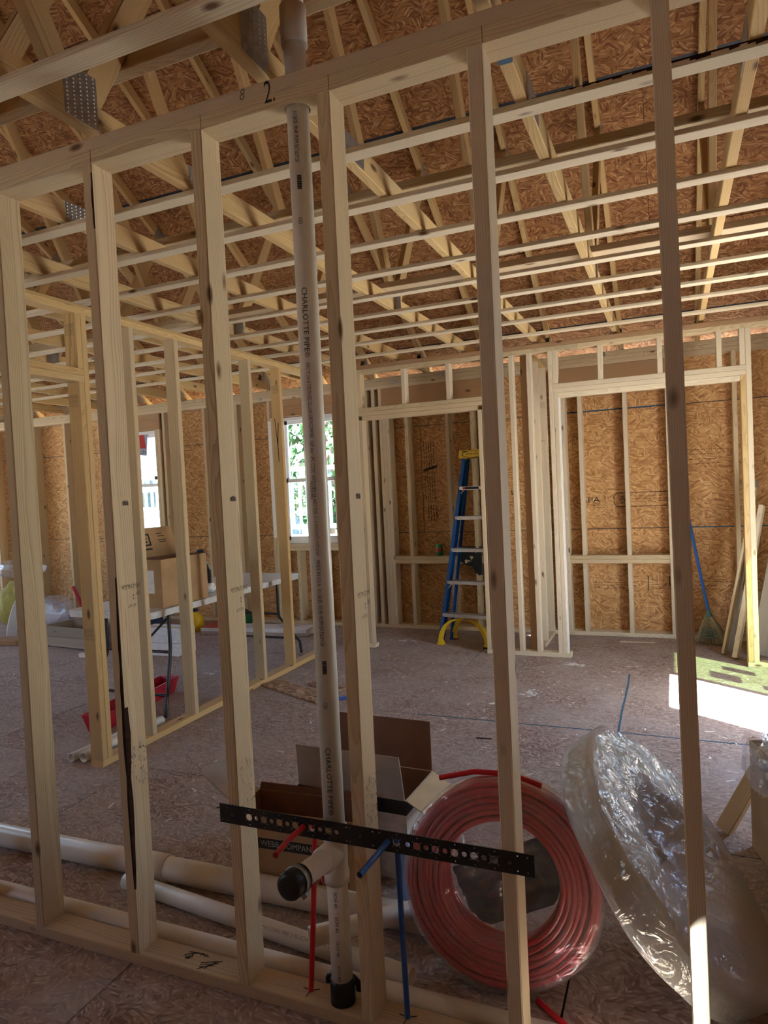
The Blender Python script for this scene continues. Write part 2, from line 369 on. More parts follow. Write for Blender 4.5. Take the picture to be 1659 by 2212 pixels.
def bool_cut(o, cutter):
    for q in (o, cutter):
        bm = bmesh.new(); bm.from_mesh(q.data); bmesh.ops.remove_doubles(bm, verts=bm.verts, dist=1e-6); bmesh.ops.recalc_face_normals(bm, faces=bm.faces); bm.to_mesh(q.data); bm.free()
    md = o.modifiers.new('cut', 'BOOLEAN'); md.object = cutter; md.operation = 'DIFFERENCE'; md.solver = 'EXACT'
    bpy.context.view_layer.update(); dg = bpy.context.evaluated_depsgraph_get()
    me = bpy.data.meshes.new_from_object(o.evaluated_get(dg)); o.modifiers.clear(); o.data = me
def panel_cells(par, name, org, X, Y, us, vs, holes, mat, th=0.011, gap=0.003):
    """sheet goods in courses: us/vs are joints; each sheet is one object, cut round the holes"""
    X, Y = V(X), V(Y); Zn = X.cross(Y)
    for j in range(len(vs) - 1):
        cols = us[j % len(us)]
        for i in range(len(cols) - 1):
            u0, u1, v0, v1 = cols[i] + gap / 2, cols[i + 1] - gap / 2, vs[j] + gap / 2, vs[j + 1] - gap / 2
            xs = sorted({u0, u1} | {h for a in holes for h in (a[0], a[1]) if u0 < h < u1}); ys = sorted({v0, v1} | {h for a in holes for h in (a[2], a[3]) if v0 < h < v1})
            b = MB(); n = 0
            for a in range(len(xs) - 1):
                run = None
                for c in range(len(ys) - 1):
                    mx, my = (xs[a] + xs[a + 1]) / 2, (ys[c] + ys[c + 1]) / 2
                    solid = not any(h[0] < mx < h[1] and h[2] < my < h[3] for h in holes)
                    if solid:
                        b.box((xs[a] - u0, ys[c] - v0, 0), (xs[a + 1] - u0, ys[c + 1] - v0, th)); n += 1
            if n: b.build(name, mat, par, frame(V(org) + X * u0 + Y * v0, X, Y, Zn))
def grid(a, b, step, first):
    r = [a]; x = first
    while x < b - 0.05:
        if x > a + 0.05: r.append(x)
        x += step
    return r + [b]

H = 2.529; P1 = H + 0.038; P2 = H + 0.076
XL, XR, YF, YB = -8.5, 2.4, -2.4, 5.0

# ---------------------------------------------------------------- floor of OSB sheets
floor = empty('floor', (0, 0, 0), 'dusty brown OSB subfloor laid in sheets', 'floor', kind='structure')
rows = [-2.54] + [0.05 + 1.22 * k for k in range(-1, 5) if -2.4 < 0.05 + 1.22 * k < 5.1] + [5.14]
cols = []
for j in range(len(rows) - 1):
    yv = (rows[j] + rows[j + 1]) / 2
    first = {-1: -0.45, 0: 0.87, 1: -0.40, 2: 0.863}.get(int(math.floor((yv - 0.05) / 1.22)), -0.4) - 2.44 * 4
    cols.append(grid(XL - 0.14, XR + 0.14, 2.44, first))
for j in range(len(rows) - 1):
    panel_cells(floor, 'osb_sheet', (0, 0, -0.018), (1, 0, 0), (0, 1, 0), [cols[j]], [rows[j], rows[j + 1]], [], OSB_F, 0.018, 0.007)
MB().box((XL - 0.2, YF - 0.2, -0.3), (XR + 0.2, YB + 0.2, -0.019)).build('joist_deck', DARKCHIP, floor)
strokes('chalk_line', floor, [[(-0.40, 2.492), (0.30, 2.490), (0.863, 2.492), (1.65, 2.478)], [(0.866, 2.49), (0.862, 2.9), (0.868, 3.4), (0.861, 3.74)]], 0.012, BLUEI, (0, 0, 0.0004), (1, 0, 0), (0, 1, 0))
for nm, cx, cy, rx, ry in (('plaster_spill', 0.235, 3.11, 0.10, 0.12), ('plaster_spill', 0.43, 3.93, 0.13, 0.07), ('plaster_spill', -1.25, 4.45, 0.2, 0.05), ('plaster_spill', -2.45, 3.0, 0.3, 0.16)):
    b = MB()
    for k in range(26):
        a = random.uniform(0, 2 * PI); q = random.random() ** 0.7; s_ = random.uniform(0.008, 0.035) * (1.3 - q)
        x, y = cx + rx * q * math.cos(a), cy + ry * q * math.sin(a); z_ = 0.0004 + 0.0004 * k / 26
        b.add([(x + s_ * math.cos(t * 1.05) * random.uniform(.6, 1), y + s_ * math.sin(t * 1.05) * random.uniform(.6, 1), z_) for t in range(6)], [tuple(range(6))])
    tag(b.build(nm, PLASTER, floor), None, None, kind='stuff')
sc = [[(0.05 * i + random.uniform(-.02, .02), random.uniform(-.06, .07)) for i in range(9)] for _ in range(3)] + [[(0.06 * i, 0.05), (0.06 * i + 0.03, -0.05)] for i in range(6)]
strokes('marker_scribble', floor, sc, 0.006, FAINT, (-0.36, -0.36, 0.0005), (1, -0.25, 0), (0.25, 1, 0))

# ---------------------------------------------------------------- roof
ceiling = empty('ceiling', (0, 0, 2.6), 'open underside of the pitched roof sheathed in OSB', 'ceiling', kind='structure')
SL = 0.63; CS = 1 / math.sqrt(1 + SL * SL); SN = SL * CS; C0 = 2.64; RY = 1.3
def und(y): return C0 + SL * (5.1 - (y if y > RY else 2 * RY - y))      # underside of the top chords
ov = 0.089 / CS
joints = [5.62, 4.885, 4.10, 3.07, 2.05, RY + 0.01]
gaps = [0.05, 0.004, 0.055, 0.004, 0.004]
for side in (1, -1):
    for j in range(5):
        y0 = joints[j] - (gaps[j - 1] / 2 if j else 0); y1 = joints[j + 1] + gaps[j] / 2
        yy = (lambda y: y) if side > 0 else (lambda y: 2 * RY - y)
        L = (y0 - y1) / CS; o = (0, yy(y0), und(y0) + ov)
        X = V((1, 0, 0)) if side > 0 else V((-1, 0, 0)); Y = V((0, -CS * side, SN))
        us = grid(-8.66, 2.57, 2.44, -8.66 + (1.22 if j % 2 else 2.44)) if side > 0 else grid(-2.57, 8.66, 2.44, -2.57 + (1.22 if j % 2 else 2.44))
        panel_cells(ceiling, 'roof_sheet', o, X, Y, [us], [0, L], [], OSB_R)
    o = (0, 5.62 if side > 0 else 2 * RY - 5.62, und(5.62) + ov)
    MB().box((-8.66 if side > 0 else -2.57, 0, 0.022), (2.57 if side > 0 else 8.66, (5.62 - RY) / CS, 0.03)).build('underlayment', FELT, ceiling, frame(o, V((1, 0, 0)) * side, V((0, -CS * side, SN)), V((0, SN * side, CS))))

# trusses
def plate(par, y, z, ly, lz, rot=0.0):
    b = MB(); Mx = T(0, y, z) @ Matrix.Rotation(rot, 4, 'X')
    for s in (-1, 1):
        b.box((s * 0.0195 - 0.0007, -ly / 2, -lz / 2), (s * 0.0195 + 0.0007, ly / 2, lz / 2), 0, Mx)
        ny, nz = max(2, int(ly / 0.022)), max(2, int(lz / 0.012))
        for i in range(ny):
            for k in range(nz):
                cy, cz = -ly / 2 + (i + .5) * ly / ny, -lz / 2 + (k + .5) * lz / nz
                b.add([Mx @ V((s * (0.0202 + 0.0016 * h), cy + a * 0.004, cz + c * 0.0025)) for a, c, h in ((-1, -1, 0), (1, -1, 0), (0, 1, 1))], [(0, 1, 2)])
    return b.build('truss_plate', STEEL, par)
TX = [2.06, 1.44, 0.81, 0.177, -0.451, -1.08, -1.70, -2.32, -2.94, -3.56, -4.18, -4.80, -5.42, -6.04, -6.66, -7.28, -7.90]
ORD = ['farthest to the right, mostly outside the photo', 'first from the right edge, crossing behind the rightmost near stud',
       'with blue paint on its chord, second from the right edge', 'with a spliced plate beside the vent pipe, third from the right',
       'whose chord reaches the top left corner, fourth from the right', 'fifth from the right, starting over the first near stud at left',
       'sixth from the right', 'seventh from the right, over the door header', 'eighth from the right, behind the king post wall', 'ninth from the right', 'tenth from the right',
       'eleventh from the right', 'twelfth from the right', 'thirteenth from the right', 'fourteenth from the right', 'fifteenth from the right', 'sixteenth from the right, nearest the left gable']
tr = empty('roof_truss', (TX[0], 0, 2.645))
LT = Matrix.Translation((-TX[0], 0, 0))
def tb(name, y0, z0, y1, z1, w_=0.089, mat=YEL):
    return beam(name, tr, (TX[0], y0, z0), (TX[0], y1, z1), w_, 0.038, (0, 0, 1) if abs(y1 - y0) > abs(z1 - z0) * 0.2 else (0, 1, 0), mat)
tb('bottom_chord', -2.46, 2.6895, 0.60, 2.6895); tb('bottom_chord', 0.60, 2.6895, 5.06, 2.6895)
h2 = 0.0445
for s in (1, -1):
    f = (lambda y: y) if s > 0 else (lambda y: 2 * RY - y)
    a = (5.58, und(5.58)); b_ = (RY + 0.002, und(RY))
    tb('top_chord', f(a[0] + SN * h2), a[1] + CS * h2, f(b_[0] + SN * h2 + 0.0), b_[1] + CS * h2)
    tb('web', f(2.57), 2.735, f(1.345), und(1.345) - 0.005); tb('web', f(2.64), 2.735, f(3.27), und(3.27))
P_ = TX[0]
for (y, z, ly, lz, ro) in ((0.60, 2.692, 0.20, 0.082, 0), (2.605, 2.735, 0.125, 0.155, 0), (-0.005, 2.735, 0.13, 0.16, 0), (4.92, 2.735, 0.22, 0.11, -0.56), (-2.32, 2.735, 0.22, 0.11, 0.56), (3.29, und(3.27) + 0.02, 0.12, 0.10, -0.56), (-0.69, und(3.27) + 0.02, 0.12, 0.10, 0.56), (1.3, und(1.3) + 0.0, 0.18, 0.16, 0)):
    plate(tr, y, z, ly, lz, ro)
for ch in tr.children:
    if ch.name.startswith('truss_plate'): ch.matrix_basis = T(0, 0, -2.645)
for i, x in enumerate(TX):
    t_ = tr if i == 0 else copy_tree(tr, None, T(x, 0, 2.645))
    tag(t_, 'yellow pine roof truss ' + ORD[i], 'roof truss', 'roof trusses')
# blue paint marks on two trusses
for x, y0, y1 in ((0.81, 0.235, 0.30), (1.44, -0.02, 0.05)):
    pt = [o for o in bpy.data.objects if o.name.startswith('roof_truss') and abs(o.matrix_basis[0][3] - x) < 0.01][0]
    MB().box((x - 0.0192, y0, 2.6442), (x + 0.0192, y1, 2.70)).build('paint_mark', PAINTB, pt)

# furring strips under the trusses
SY = [(-0.285, 'in front of the near wall at top left'), (0.10, 'hidden above the near wall plates'), (0.506, 'with a stained edge, first beyond the near wall'), (0.926, 'second beyond the near wall, under the flat brace'), (1.336, 'third beyond the near wall'),
      (1.746, 'fourth beyond the near wall'), (2.146, 'fifth beyond the near wall'), (2.536, 'sixth beyond the near wall, just past the second brace'), (2.926, 'seventh beyond the near wall'), (3.286, 'eighth beyond the near wall'), (3.766, 'last before the closet wall')]
for y, d in SY:
    o = board('furring_strip', None, (-8.3, y, 2.626), (2.38, y + 0.064, 2.645), PALE)
    tag(o, 'pale furring strip under the trusses, ' + d, 'furring strip', 'ceiling furring strips')
for y, d in ((1.10, 'near the second furring strip'), (2.36, 'near the sixth furring strip')):
    tag(board('lateral_brace', None, (-8.3, y, 2.735), (2.38, y + 0.089, 2.773), PINE), 'flat lumber brace lying on the truss chords ' + d, 'brace', 'lateral braces')
fs0 = [o for o in bpy.data.objects if o.name.startswith('furring_strip') and abs(o.matrix_basis[1][3] - 0.538) < 0.01][0]
b = MB(); rq = random.Random(8); x = 0.84
while x < 2.2:
    q = rq.uniform(0.012, 0.04); h = rq.uniform(0.004, 0.016) * min(1, (x - 0.8) * 2.5); b.add([(x, 0.5052, 2.6455), (x, 0.5052, 2.645 - h), (x + q, 0.5052, 2.645 - h * rq.uniform(.6, 1)), (x + q, 0.5052, 2.6455)], [(0, 1, 2, 3)]); x += q
b.build('bark_edge', BARK, fs0)
dy, dz = 0.474, 0.880   # along the lower edge of the webs that rise from the near joint
ctr = V((0, 0.222, 2.945)); xd = V((0, dy, dz))
tag(beam('ribbon_brace', None, (-6.5, ctr.y, ctr.z), (2.3, ctr.y, ctr.z), 0.089, 0.038, xd, PINE), 'long ribbon board nailed across the truss webs at top left', 'brace')

# ---------------------------------------------------------------- near stud wall
wa = empty('wall_front', (0, 0, 0), 'bare near stud wall the photo looks through', 'wall', kind='structure')
bp_ = board('bottom_plate', wa, (-3.2, 0, 0), (XR, 0.089, 0.038), PINE)
tp1 = board('top_plate', wa, (-3.2, 0, H), (XR, 0.089, P1), PINE); tp2 = board('top_plate', wa, (-3.2, 0, P1), (-1.25 + 0.85, 0.089, P2), PINE)
tp3 = board('top_plate', wa, (-0.3995, 0, P1), (XR, 0.089, P2), PINE)
ct = MB().tube([(0.29, 0.045, -0.1), (0.29, 0.045, 3)], 0.036, 24).build('cut', PINE)
for q in (bp_, tp1, tp3): bool_cut(q, ct)
bpy.data.objects.remove(ct)
SX = [(-2.45, -2.45), (-2.05, -2.05), (-1.64, -1.64), (-1.236, -1.24), (-0.847, -0.856), (-0.4315, -0.4365), (-0.019, -0.019), (0.390, 0.388), (0.7965, 0.798), (1.203, 1.224), (1.612, 1.62)]
studs = []
for xt, xb in SX:
    studs.append(beam('stud', wa, (xb, 0.0445, 0.038), (xt, 0.0445, H), 0.089, 0.038, (0, 1, 0), PALE if xt > 0.7 else PINE))
# bark edge on the second stud in view
bk = studs[5]
def ragged(par, x, y, z0, z1, w_, n=14):
    b = MB(); L = []
    for i in range(n + 1):
        z = z0 + (z1 - z0) * i / n; e = min(i, n - i) / (n / 2); q = w_ * (0.35 + 0.65 * e) * random.uniform(0.6, 1.15)
        L.append((z, q))
    for (za, qa), (zb, qb) in zip(L[:-1], L[1:]):
        b.add([(x + 0.0006, y - 0.001, za), (x + 0.0006, y + qa, za), (x + 0.0006, y + qb, zb), (x + 0.0006, y - 0.001, zb)], [(0, 1, 2, 3)])
        b.add([(x + 0.0006, y - 0.001, za), (x - qa * 0.5, y - 0.001, za), (x - qb * 0.5, y - 0.001, zb), (x + 0.0006, y - 0.001, zb)], [(0, 3, 2, 1)])
    return b.build('bark_edge', BARK, par)
ragged(wa, -0.4165, 0.0, 0.25, 1.25, 0.022); ragged(wa, -0.4135, 0.0, 2.33, 2.50, 0.012, 6)
# grade stamps (upside down) and small ink marks on the right faces
for k, (xr, z) in enumerate(((-0.4145, 1.215), (-0.0, 1.213), (0.408, 1.205))):
    for t_, dy_, dz_, s in (('240-2 NLGA', 0.030, 0.0, 0.020), ('SPF', 0.058, -0.025, 0.017), ('2', 0.036, -0.035, 0.022), ('KD-HT', 0.028, -0.062, 0.014)):
        text('stamp', t_, s, wa, (xr + 0.0026, dy_ + 0.03, z + dz_), (0, -1, 0), (0, 0, -1), INK, 'CENTER', 0.8)
    b = MB(); y0 = 0.045; z0 = z + 0.26
    for q in range(5): b.box((xr + 0.0022, y0 + q * 0.005, z0), (xr + 0.0026, y0 + q * 0.005 + 0.0032, z0 + 0.012 + 0.003 * (q % 2)))
    b.build('stamp', INK, wa)
    b = MB(); rr = random.Random(k)
    for q in range(46):
        yy_, zz_ = rr.uniform(0.01, 0.08), rr.uniform(0.57, 0.70); b.box((xr + 0.0022, yy_, zz_), (xr + 0.0025, yy_ + 0.004, zz_ + rr.uniform(0.003, 0.009)))
    b.build('stamp', FAINTER, wa)
text('marker_note', '2.', 0.085, wa, (0.232, -0.0008, H + 0.04), (1, 0, 0), (0, 0, 1), INK, 'CENTER', 0.62)
text('marker_note', '8', 0.045, wa, (0.145, -0.0008, P1 + 0.018), (1, 0, -0.2), (0.2, 0, 1), FAINT, 'CENTER', 0.8)
strokes('marker_scribble', wa, [[(0, 0.01), (0.022, 0.028), (0.03, 0.012), (0.012, 0.0), (0.03, 0.03), (0.05, 0.034), (0.08, 0.03)], [(0.006, 0.03), (0.06, 0.036)], [(0.01, 0.006), (0.026, 0.01), (0.022, 0.0)], [(0.05, 0.026), (0.056, 0.036)], [(0.066, 0.026), (0.07, 0.036)],
        [(0.075, 0.0), (0.125, 0.022)], [(0.078, -0.008), (0.128, 0.012)], [(0.082, -0.018), (0.12, 0.002)], [(0.08, -0.028), (0.135, 0.026)], [(0.1, -0.02), (0.118, 0.018)]], 0.0028, INK, (-0.275, 0.035, 0.0384), (1, 0, 0), (0, 1, 0))
for xr in (-0.412, 0.002, 0.409, 0.817):
    strokes('pencil_line', wa, [[(0, 0), (0, 0.037)]], 0.0012, FAINT, (xr, -0.0008, H + 0.001), (1, 0, 0), (0, 0, 1))

# ---------------------------------------------------------------- cross wall on the left with its doorway
xb1 = -1.779; xb0 = xb1 - 0.089
wb = empty('wall_left', (xb1, 1.2, 0), 'stud wall with a door header running away on the left', 'wall', kind='structure')
board('bottom_plate', wb, (xb0, 1.194, 0), (xb1, 3.84, 0.038), YEL)
board('top_plate', wb, (xb0, 0.09, H), (xb1, 3.84, P1), YEL); board('top_plate', wb, (xb0 , 0.09, P1), (xb1 - 0.012, 3.84, P1 + 0.02), YEL)
board('jack_stud', wb, (xb0, 1.194, 0.038), (xb1, 1.232, 2.153), YEL)
board('king_stud', wb, (xb0, 1.2325, 0.038), (xb1, 1.2705, H), YEL)
board('cripple', wb, (xb0, 1.194, 2.2295), (xb1, 1.232, H), YEL)
board('header', wb, (xb0, 0.20, 2.153), (xb1, 1.232, 2.191), YEL); board('header', wb, (xb0, 0.20, 2.1912), (xb1, 1.232, 2.2292), YEL)
board('cripple', wb, (xb0, 0.70, 2.2295), (xb1, 0.738, H), YEL)
for q, z0 in ((0.20, 2.2295),): board('cripple', wb, (xb0, q, z0), (xb1, q + 0.038, H), YEL)
board('jack_stud', wb, (xb0, 0.20, 0.038), (xb1, 0.238, 2.153), YEL); board('king_stud', wb, (xb0, 0.161, 0.038), (xb1, 0.199, H), YEL); board('bottom_plate', wb, (xb0, 0.10, 0), (xb1, 0.24, 0.038), YEL)
for y in (1.595, 2.00, 2.41, 2.845, 3.29, 3.80): board('stud', wb, (xb0, y, 0.038), (xb1, y + 0.038, H), PINE if y < 2.9 else YEL)
for y, z in ((1.194, 2.44), (1.194, 2.05), (1.194, 0.75), (3.29, 2.35), (3.8, 2.3)):
    for k in range(3): text('stamp', 'SELECT', 0.026, wb, (xb0 + 0.02 + 0.022 * k, y - 0.0008, z), (0, 0, -1), (1, 0, 0), FAINT, 'CENTER', 0.8)
strokes('split', wb, [[(0.03, 0.36), (0.042, 0.2), (0.048, 0.12), (0.05, 0.0)], [(0.062, 0.32), (0.052, 0.2), (0.048, 0.12)], [(0.044, 0.2), (0.05, 0.1)]], 0.005, BARK, (xb0 - 0.002, 3.2892, 1.75), (1, 0, 0), (0, 0, 1))

# ---------------------------------------------------------------- closet wall and its return
yd0, yd1 = 4.13, 4.219; HD = 2.55
wd = empty('wall_closet', (0.15, yd0, 0), 'closet stud wall with two wide openings at the far end', 'wall', kind='structure')
for a, b_ in ((-1.735, -1.40), (-0.33, 0.385), (1.69, XR)): board('bottom_plate', wd, (a, yd0, 0), (b_, yd1, 0.038), PALE)
board('top_plate', wd, (-1.735, yd0, HD), (0.52, yd1, HD + 0.038), PINE); board('top_plate', wd, (0.522, yd0, HD), (XR, yd1, HD + 0.038), PINE)
board('top_plate', wd, (-1.735, yd0, HD + 0.0382), (XR, yd1, HD + 0.0755), HDR)
def vs_(par, name, x0, z0, z1, mat=None, y0=yd0, y1=yd1, t=0.038): return board(name, par, (x0, y0, z0), (x0 + t, y1, z1), mat)
vs_(wd, 'king_stud', -1.735, 0.038, HD, HDR); vs_(wd, 'king_stud', -1.50, 0.038, HD); vs_(wd, 'jack_stud', -1.461, 0.038, 2.122)
for z in (2.122, 2.160, 2.198): board('header', wd, (-1.4605 if z > 2.13 else -1.422, yd0, z + 0.0003), (-0.285 if z > 2.13 else -0.33, yd1, z + 0.0377), PINE)
vs_(wd, 'jack_stud', -0.3285, 0.038, 2.122); vs_(wd, 'king_stud', -0.2845, 0.038, HD)
for x in (-1.46, -1.02, -0.60): vs_(wd, 'cripple', x, 2.2362, HD, PALE if x > -1.3 else PINE)
vs_(wd, 'stud', -0.045, 0.038, HD, PALE); vs_(wd, 'stud', 0.105, 0.038, HD, PALE)
vs_(wd, 'king_stud', 0.282, 0.038, HD, PALE); vs_(wd, 'jack_stud', 0.3205, 0.038, 2.203, PALE); vs_(wd, 'cripple', 0.3205, 2.2795, HD, PALE)
board('header', wd, (0.3585, yd0, 2.1652), (1.69, yd1, 2.2028), PALE)
for z in (2.203, 2.241): board('header', wd, (0.3205, yd0, z + 0.0003), (1.7285, yd1, z + 0.0377), PALE)
for x in (0.676, 1.12, 1.535): vs_(wd, 'cripple', x, 2.2792, HD, PALE)
vs_(wd, 'jack_stud', 1.6905, 0.038, 2.203, YEL); vs_(wd, 'king_stud', 1.729, 0.038, HD, PALE); vs_(wd, 'stud', 1.69, 2.2792, HD, PALE); vs_(wd, 'stud', 2.1, 0.038, HD)
MB().box((0.3587, yd0 + 0.004, 0.0), (0.3625, yd1, 2.165)).build('edge_strip', VINYL, wd)
wc = empty('wall_return', (0.08, 4.6, 0), 'short partition between the two closets', 'wall', kind='structure')
board('bottom_plate', wc, (0.036, yd1 + 0.0005, 0), (0.125, 4.998, 0.038), PALE); board('top_plate', wc, (0.036, yd1 + 0.0005, HD), (0.125, 4.998, HD + 0.038), YEL)
for y in (yd1 + 0.006, 4.56, 4.955): board('stud', wc, (0.036, y, 0.038), (0.125, y + 0.038, HD), HDR if y < 4.3 else PALE)
for k in range(3): text('stamp', 'SELECT', 0.024, wc, (0.055 + 0.024 * k, 4.9545, 2.20), (0, 0, -1), (1, 0, 0), FAINT, 'CENTER', 0.8)
text('stamp', 'SPF-S', 0.028, wc, (0.08, 4.9545, 1.86), (1, 0, 0), (0, 0, 1), FAINT, 'CENTER', 0.8)

# ---------------------------------------------------------------- back wall
bw = empty('wall_back', (0, YB, 0), 'outer back wall of studs and orange OSB with two windows', 'wall', kind='structure')
y0, y1 = YB, YB + 0.14
board('bottom_plate', bw, (XL, y0, 0), (-3.0, y1, 0.038), PINE); board('bottom_plate', bw, (-2.998, y0, 0), (-0.1, y1, 0.038), PINE); board('bottom_plate', bw, (-0.098, y0, 0), (XR, y1, 0.038), PALE)
for z, sp in ((H, (XL, -4.1, -0.8, XR)), (P1, (XL, -2.2, 1.0, XR))):
    for a, b_ in zip(sp[:-1], sp[1:]): board('top_plate', bw, (a, y0, z), (b_ - 0.002, y1, z + 0.0378), PINE)
board('top_plate', bw, (XL, y0, P2), (XR, y0 + 0.089, 2.645), PINE)
def bs(name, x0, z0=0.038, z1=H, mat=PINE): return board(name, bw, (x0, y0, z0), (x0 + 0.038, y1, z1), mat)
for x in (-7.9, -7.5, -7.21, -6.72, -6.14, -3.90, -3.44, -1.79, -1.705, 0.17, 0.209, 1.70, 2.1, 2.36): bs('stud', x)
for x in (-5.53, -3.0, -1.625, -0.40): bs('king_stud', x)
for x in (-5.492, -5.453, -2.961, -2.922): bs('jack_stud', x, 0.038, 2.335)
for x in (-4.62, -4.582): bs('jack_stud', x, 0.038, 2.335)
bs('king_stud', -4.50)
for x in (-2.158, -2.12): bs('jack_stud', x, 0.038, 2.335)
bs('king_stud', -2.08)
for x in (-1.587, -1.549, -0.478, -0.44): bs('jack_stud', x, 0.038, 2.26, PALE)
for x in (0.248, 1.163): bs('jack_stud', x, 0.038, 2.26, PALE)
for x in (1.2015, 1.24): bs('king_stud', x, 0.038, H, PALE)
for a, b_, z in ((-5.49, -4.545, 2.335), (-2.96, -2.082, 2.335), (-1.586, -0.402, 2.26), (0.248, 1.20, 2.26)):
    zm = (z + H) / 2
    if z > 2.3: board('header', bw, (a, y0, z), (b_, y0 + 0.038, zm + 0.02), HDR); board('header', bw, (a, y0, zm + 0.0205), (b_, y0 + 0.038, H - 0.0005), HDR)
    else: board('header', bw, (a, y0, z), (b_, y0 + 0.038, H - 0.0005), HDR)
    board('header', bw, (a, y0 + 0.09, z), (b_, y0 + 0.128, H - 0.0005), HDR)
for a, b_, zs, st in ((-1.5105, -0.4785, 0.685, (-1.34, -0.90, -0.64)), (0.2865, 1.1625, 0.685, (0.40, 0.80))):
    for z in (zs, zs + 0.0385): board('sill_board', bw, (a, y0, z), (b_, y1, z + 0.038), PINE)
    for x in st: bs('stud', x, zs + 0.077, 2.26, PALE if a > 0 else PINE); bs('cripple', x, 0.038, zs, PALE if a > 0 else PINE)
for a, b_, zs in ((-5.4145, -4.6205, 0.915), (-2.8835, -2.1585, 0.83)):
    for z in (zs, zs + 0.0385): board('sill_board', bw, (a, y0, z), (b_, y1, z + 0.038), PINE)
    for q in (0.25, 0.7): bs('cripple', a + (b_ - a) * q, 0.038, zs)
HOLES = [(-5.4145, -4.6205, 0.992, 2.335), (-2.8835, -2.1585, 0.907, 2.335)]
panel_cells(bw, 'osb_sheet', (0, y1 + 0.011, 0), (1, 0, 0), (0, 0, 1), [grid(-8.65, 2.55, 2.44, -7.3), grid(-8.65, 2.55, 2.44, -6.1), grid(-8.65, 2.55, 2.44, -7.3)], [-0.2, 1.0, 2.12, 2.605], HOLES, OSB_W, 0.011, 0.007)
wr = MB()
xs_ = [-8.65, -5.4145, -4.6205, -2.8835, -2.1585, 2.55]
for i in range(5):
    if i % 2 == 0: wr.box((xs_[i], y1 + 0.0115, -0.2), (xs_[i + 1], y1 + 0.014, 2.605))
    else: h_ = HOLES[0 if i == 1 else 1]; wr.box((xs_[i], y1 + 0.0115, -0.2), (xs_[i + 1], y1 + 0.014, h_[2])).box((xs_[i], y1 + 0.0115, h_[3]), (xs_[i + 1], y1 + 0.014, 2.605))
wr.build('light_block_sheet', FELT, bw)  # unseen sheet added to stop light leaking through the sheathing joints
for x, z in ((-0.93, 2.60), (0.62, 2.62), (1.75, 2.62), (-3.1, 2.56), (-1.45, 2.585)):
    MB().box((x, y0 - 0.003, z - 0.02), (x + 0.045, y0 - 0.0005, z + 0.02)).box((x + 0.01, y0 - 0.012, z - 0.008), (x + 0.03, y0 - 0.003, z + 0.012)).build('metal_clip', STEEL, bw)
# printing on the sheathing
FB = y1 - 0.0006
def bt(s, size, x, z, mat=FAINT, up=True, X=(1, 0, 0), Y=(0, 0, 1), sx=1.0): return text('stamp', s, size, bw, (x, FB, z), X, Y, mat, 'CENTER', sx)
bt('APA', 0.075, 0.475, 1.275, INK, sx=1.3); bt('gia', 0.09, -0.24, 1.37, INK, X=(-1, 0, 0), Y=(0, 0, -1))
rrp = [(0.0, 0.03), (0.03, 0.0), (0.52, 0.0), (0.55, 0.03), (0.55, 0.10), (0.52, 0.13), (0.03, 0.13), (0.0, 0.10), (0.0, 0.03)]
strokes('stamp', bw, [rrp, [(0.05, 0.065), (0.075, 0.10), (0.10, 0.065), (0.075, 0.03), (0.05, 0.065)], [(0.066, 0.06), (0.075, 0.08), (0.084, 0.06)]], 0.006, FAINT, (0.69, FB, 1.205), (1, 0, 0), (0, 0, 1))
rr = random.Random(3)
def marks(x0, x1, z0, z1, rows_, vert=False, wd_=0.004):
    L = []
    n = rows_
    for r in range(n):
        if vert:
            x = x0 + (x1 - x0) * (r + .5) / n; z = z0
            while z < z1: q = rr.uniform(.008, .03); L.append([(x, z), (x + rr.uniform(-.006, .006), min(z1, z + q))]); z += q + rr.uniform(.006, .02)
        else:
            z = z0 + (z1 - z0) * (r + .5) / n; x = x0
            while x < x1: q = rr.uniform(.008, .03); L.append([(x, z), (min(x1, x + q), z + rr.uniform(-.006, .006))]); x += q + rr.uniform(.006, .02)
    strokes('stamp', bw, L, wd_, FAINT, (0, FB, 0), (1, 0, 0), (0, 0, 1))
marks(0.82, 1.21, 1.235, 1.315, 3); marks(0.50, 0.60, 1.19, 1.24, 2); marks(0.31, 0.38, 1.16, 1.30, 4)
marks(0.48, 0.86, 0.42, 0.50, 3); marks(0.30, 0.37, 0.36, 0.46, 3); marks(1.0, 1.12, 0.38, 0.53, 4)
strokes('stamp', bw, [[(0.97, 0.55), (0.965, 0.42)], [(1.15, 0.55), (1.155, 0.46)]], 0.008, FAINT, (0, FB, 0), (1, 0, 0), (0, 0, 1))
marks(-1.20, -1.07, 1.35, 1.95, 5, True, 0.006); marks(-1.18, -1.06, 1.12, 1.28, 4, True, 0.008)
strokes('stamp', bw, [[(-1.2, 1.66), (-1.05, 1.70)], [(-1.2, 1.65), (-1.05, 1.69)], [(-1.2, 1.64), (-1.05, 1.68)]], 0.008, INK, (0, FB, 0), (1, 0, 0), (0, 0, 1))
marks(-6.3, -6.2, 1.42, 1.5, 3); marks(1.35, 1.62, 1.55, 1.72, 4); marks(1.25, 1.7, 0.45, 0.52, 2)
bt('96', 0.07, 1.83, 1.80, FAINT)
marks(-0.72, -0.52, 0.42, 0.5, 3, False, 0.008)
strokes('chalk_line', bw, [[(0.26, 2.125), (1.2, 2.125)], [(1.25, 1.0), (2.3, 1.0)]], 0.010, BLUEI, (0, FB, 0), (1, 0, 0), (0, 0, 1))

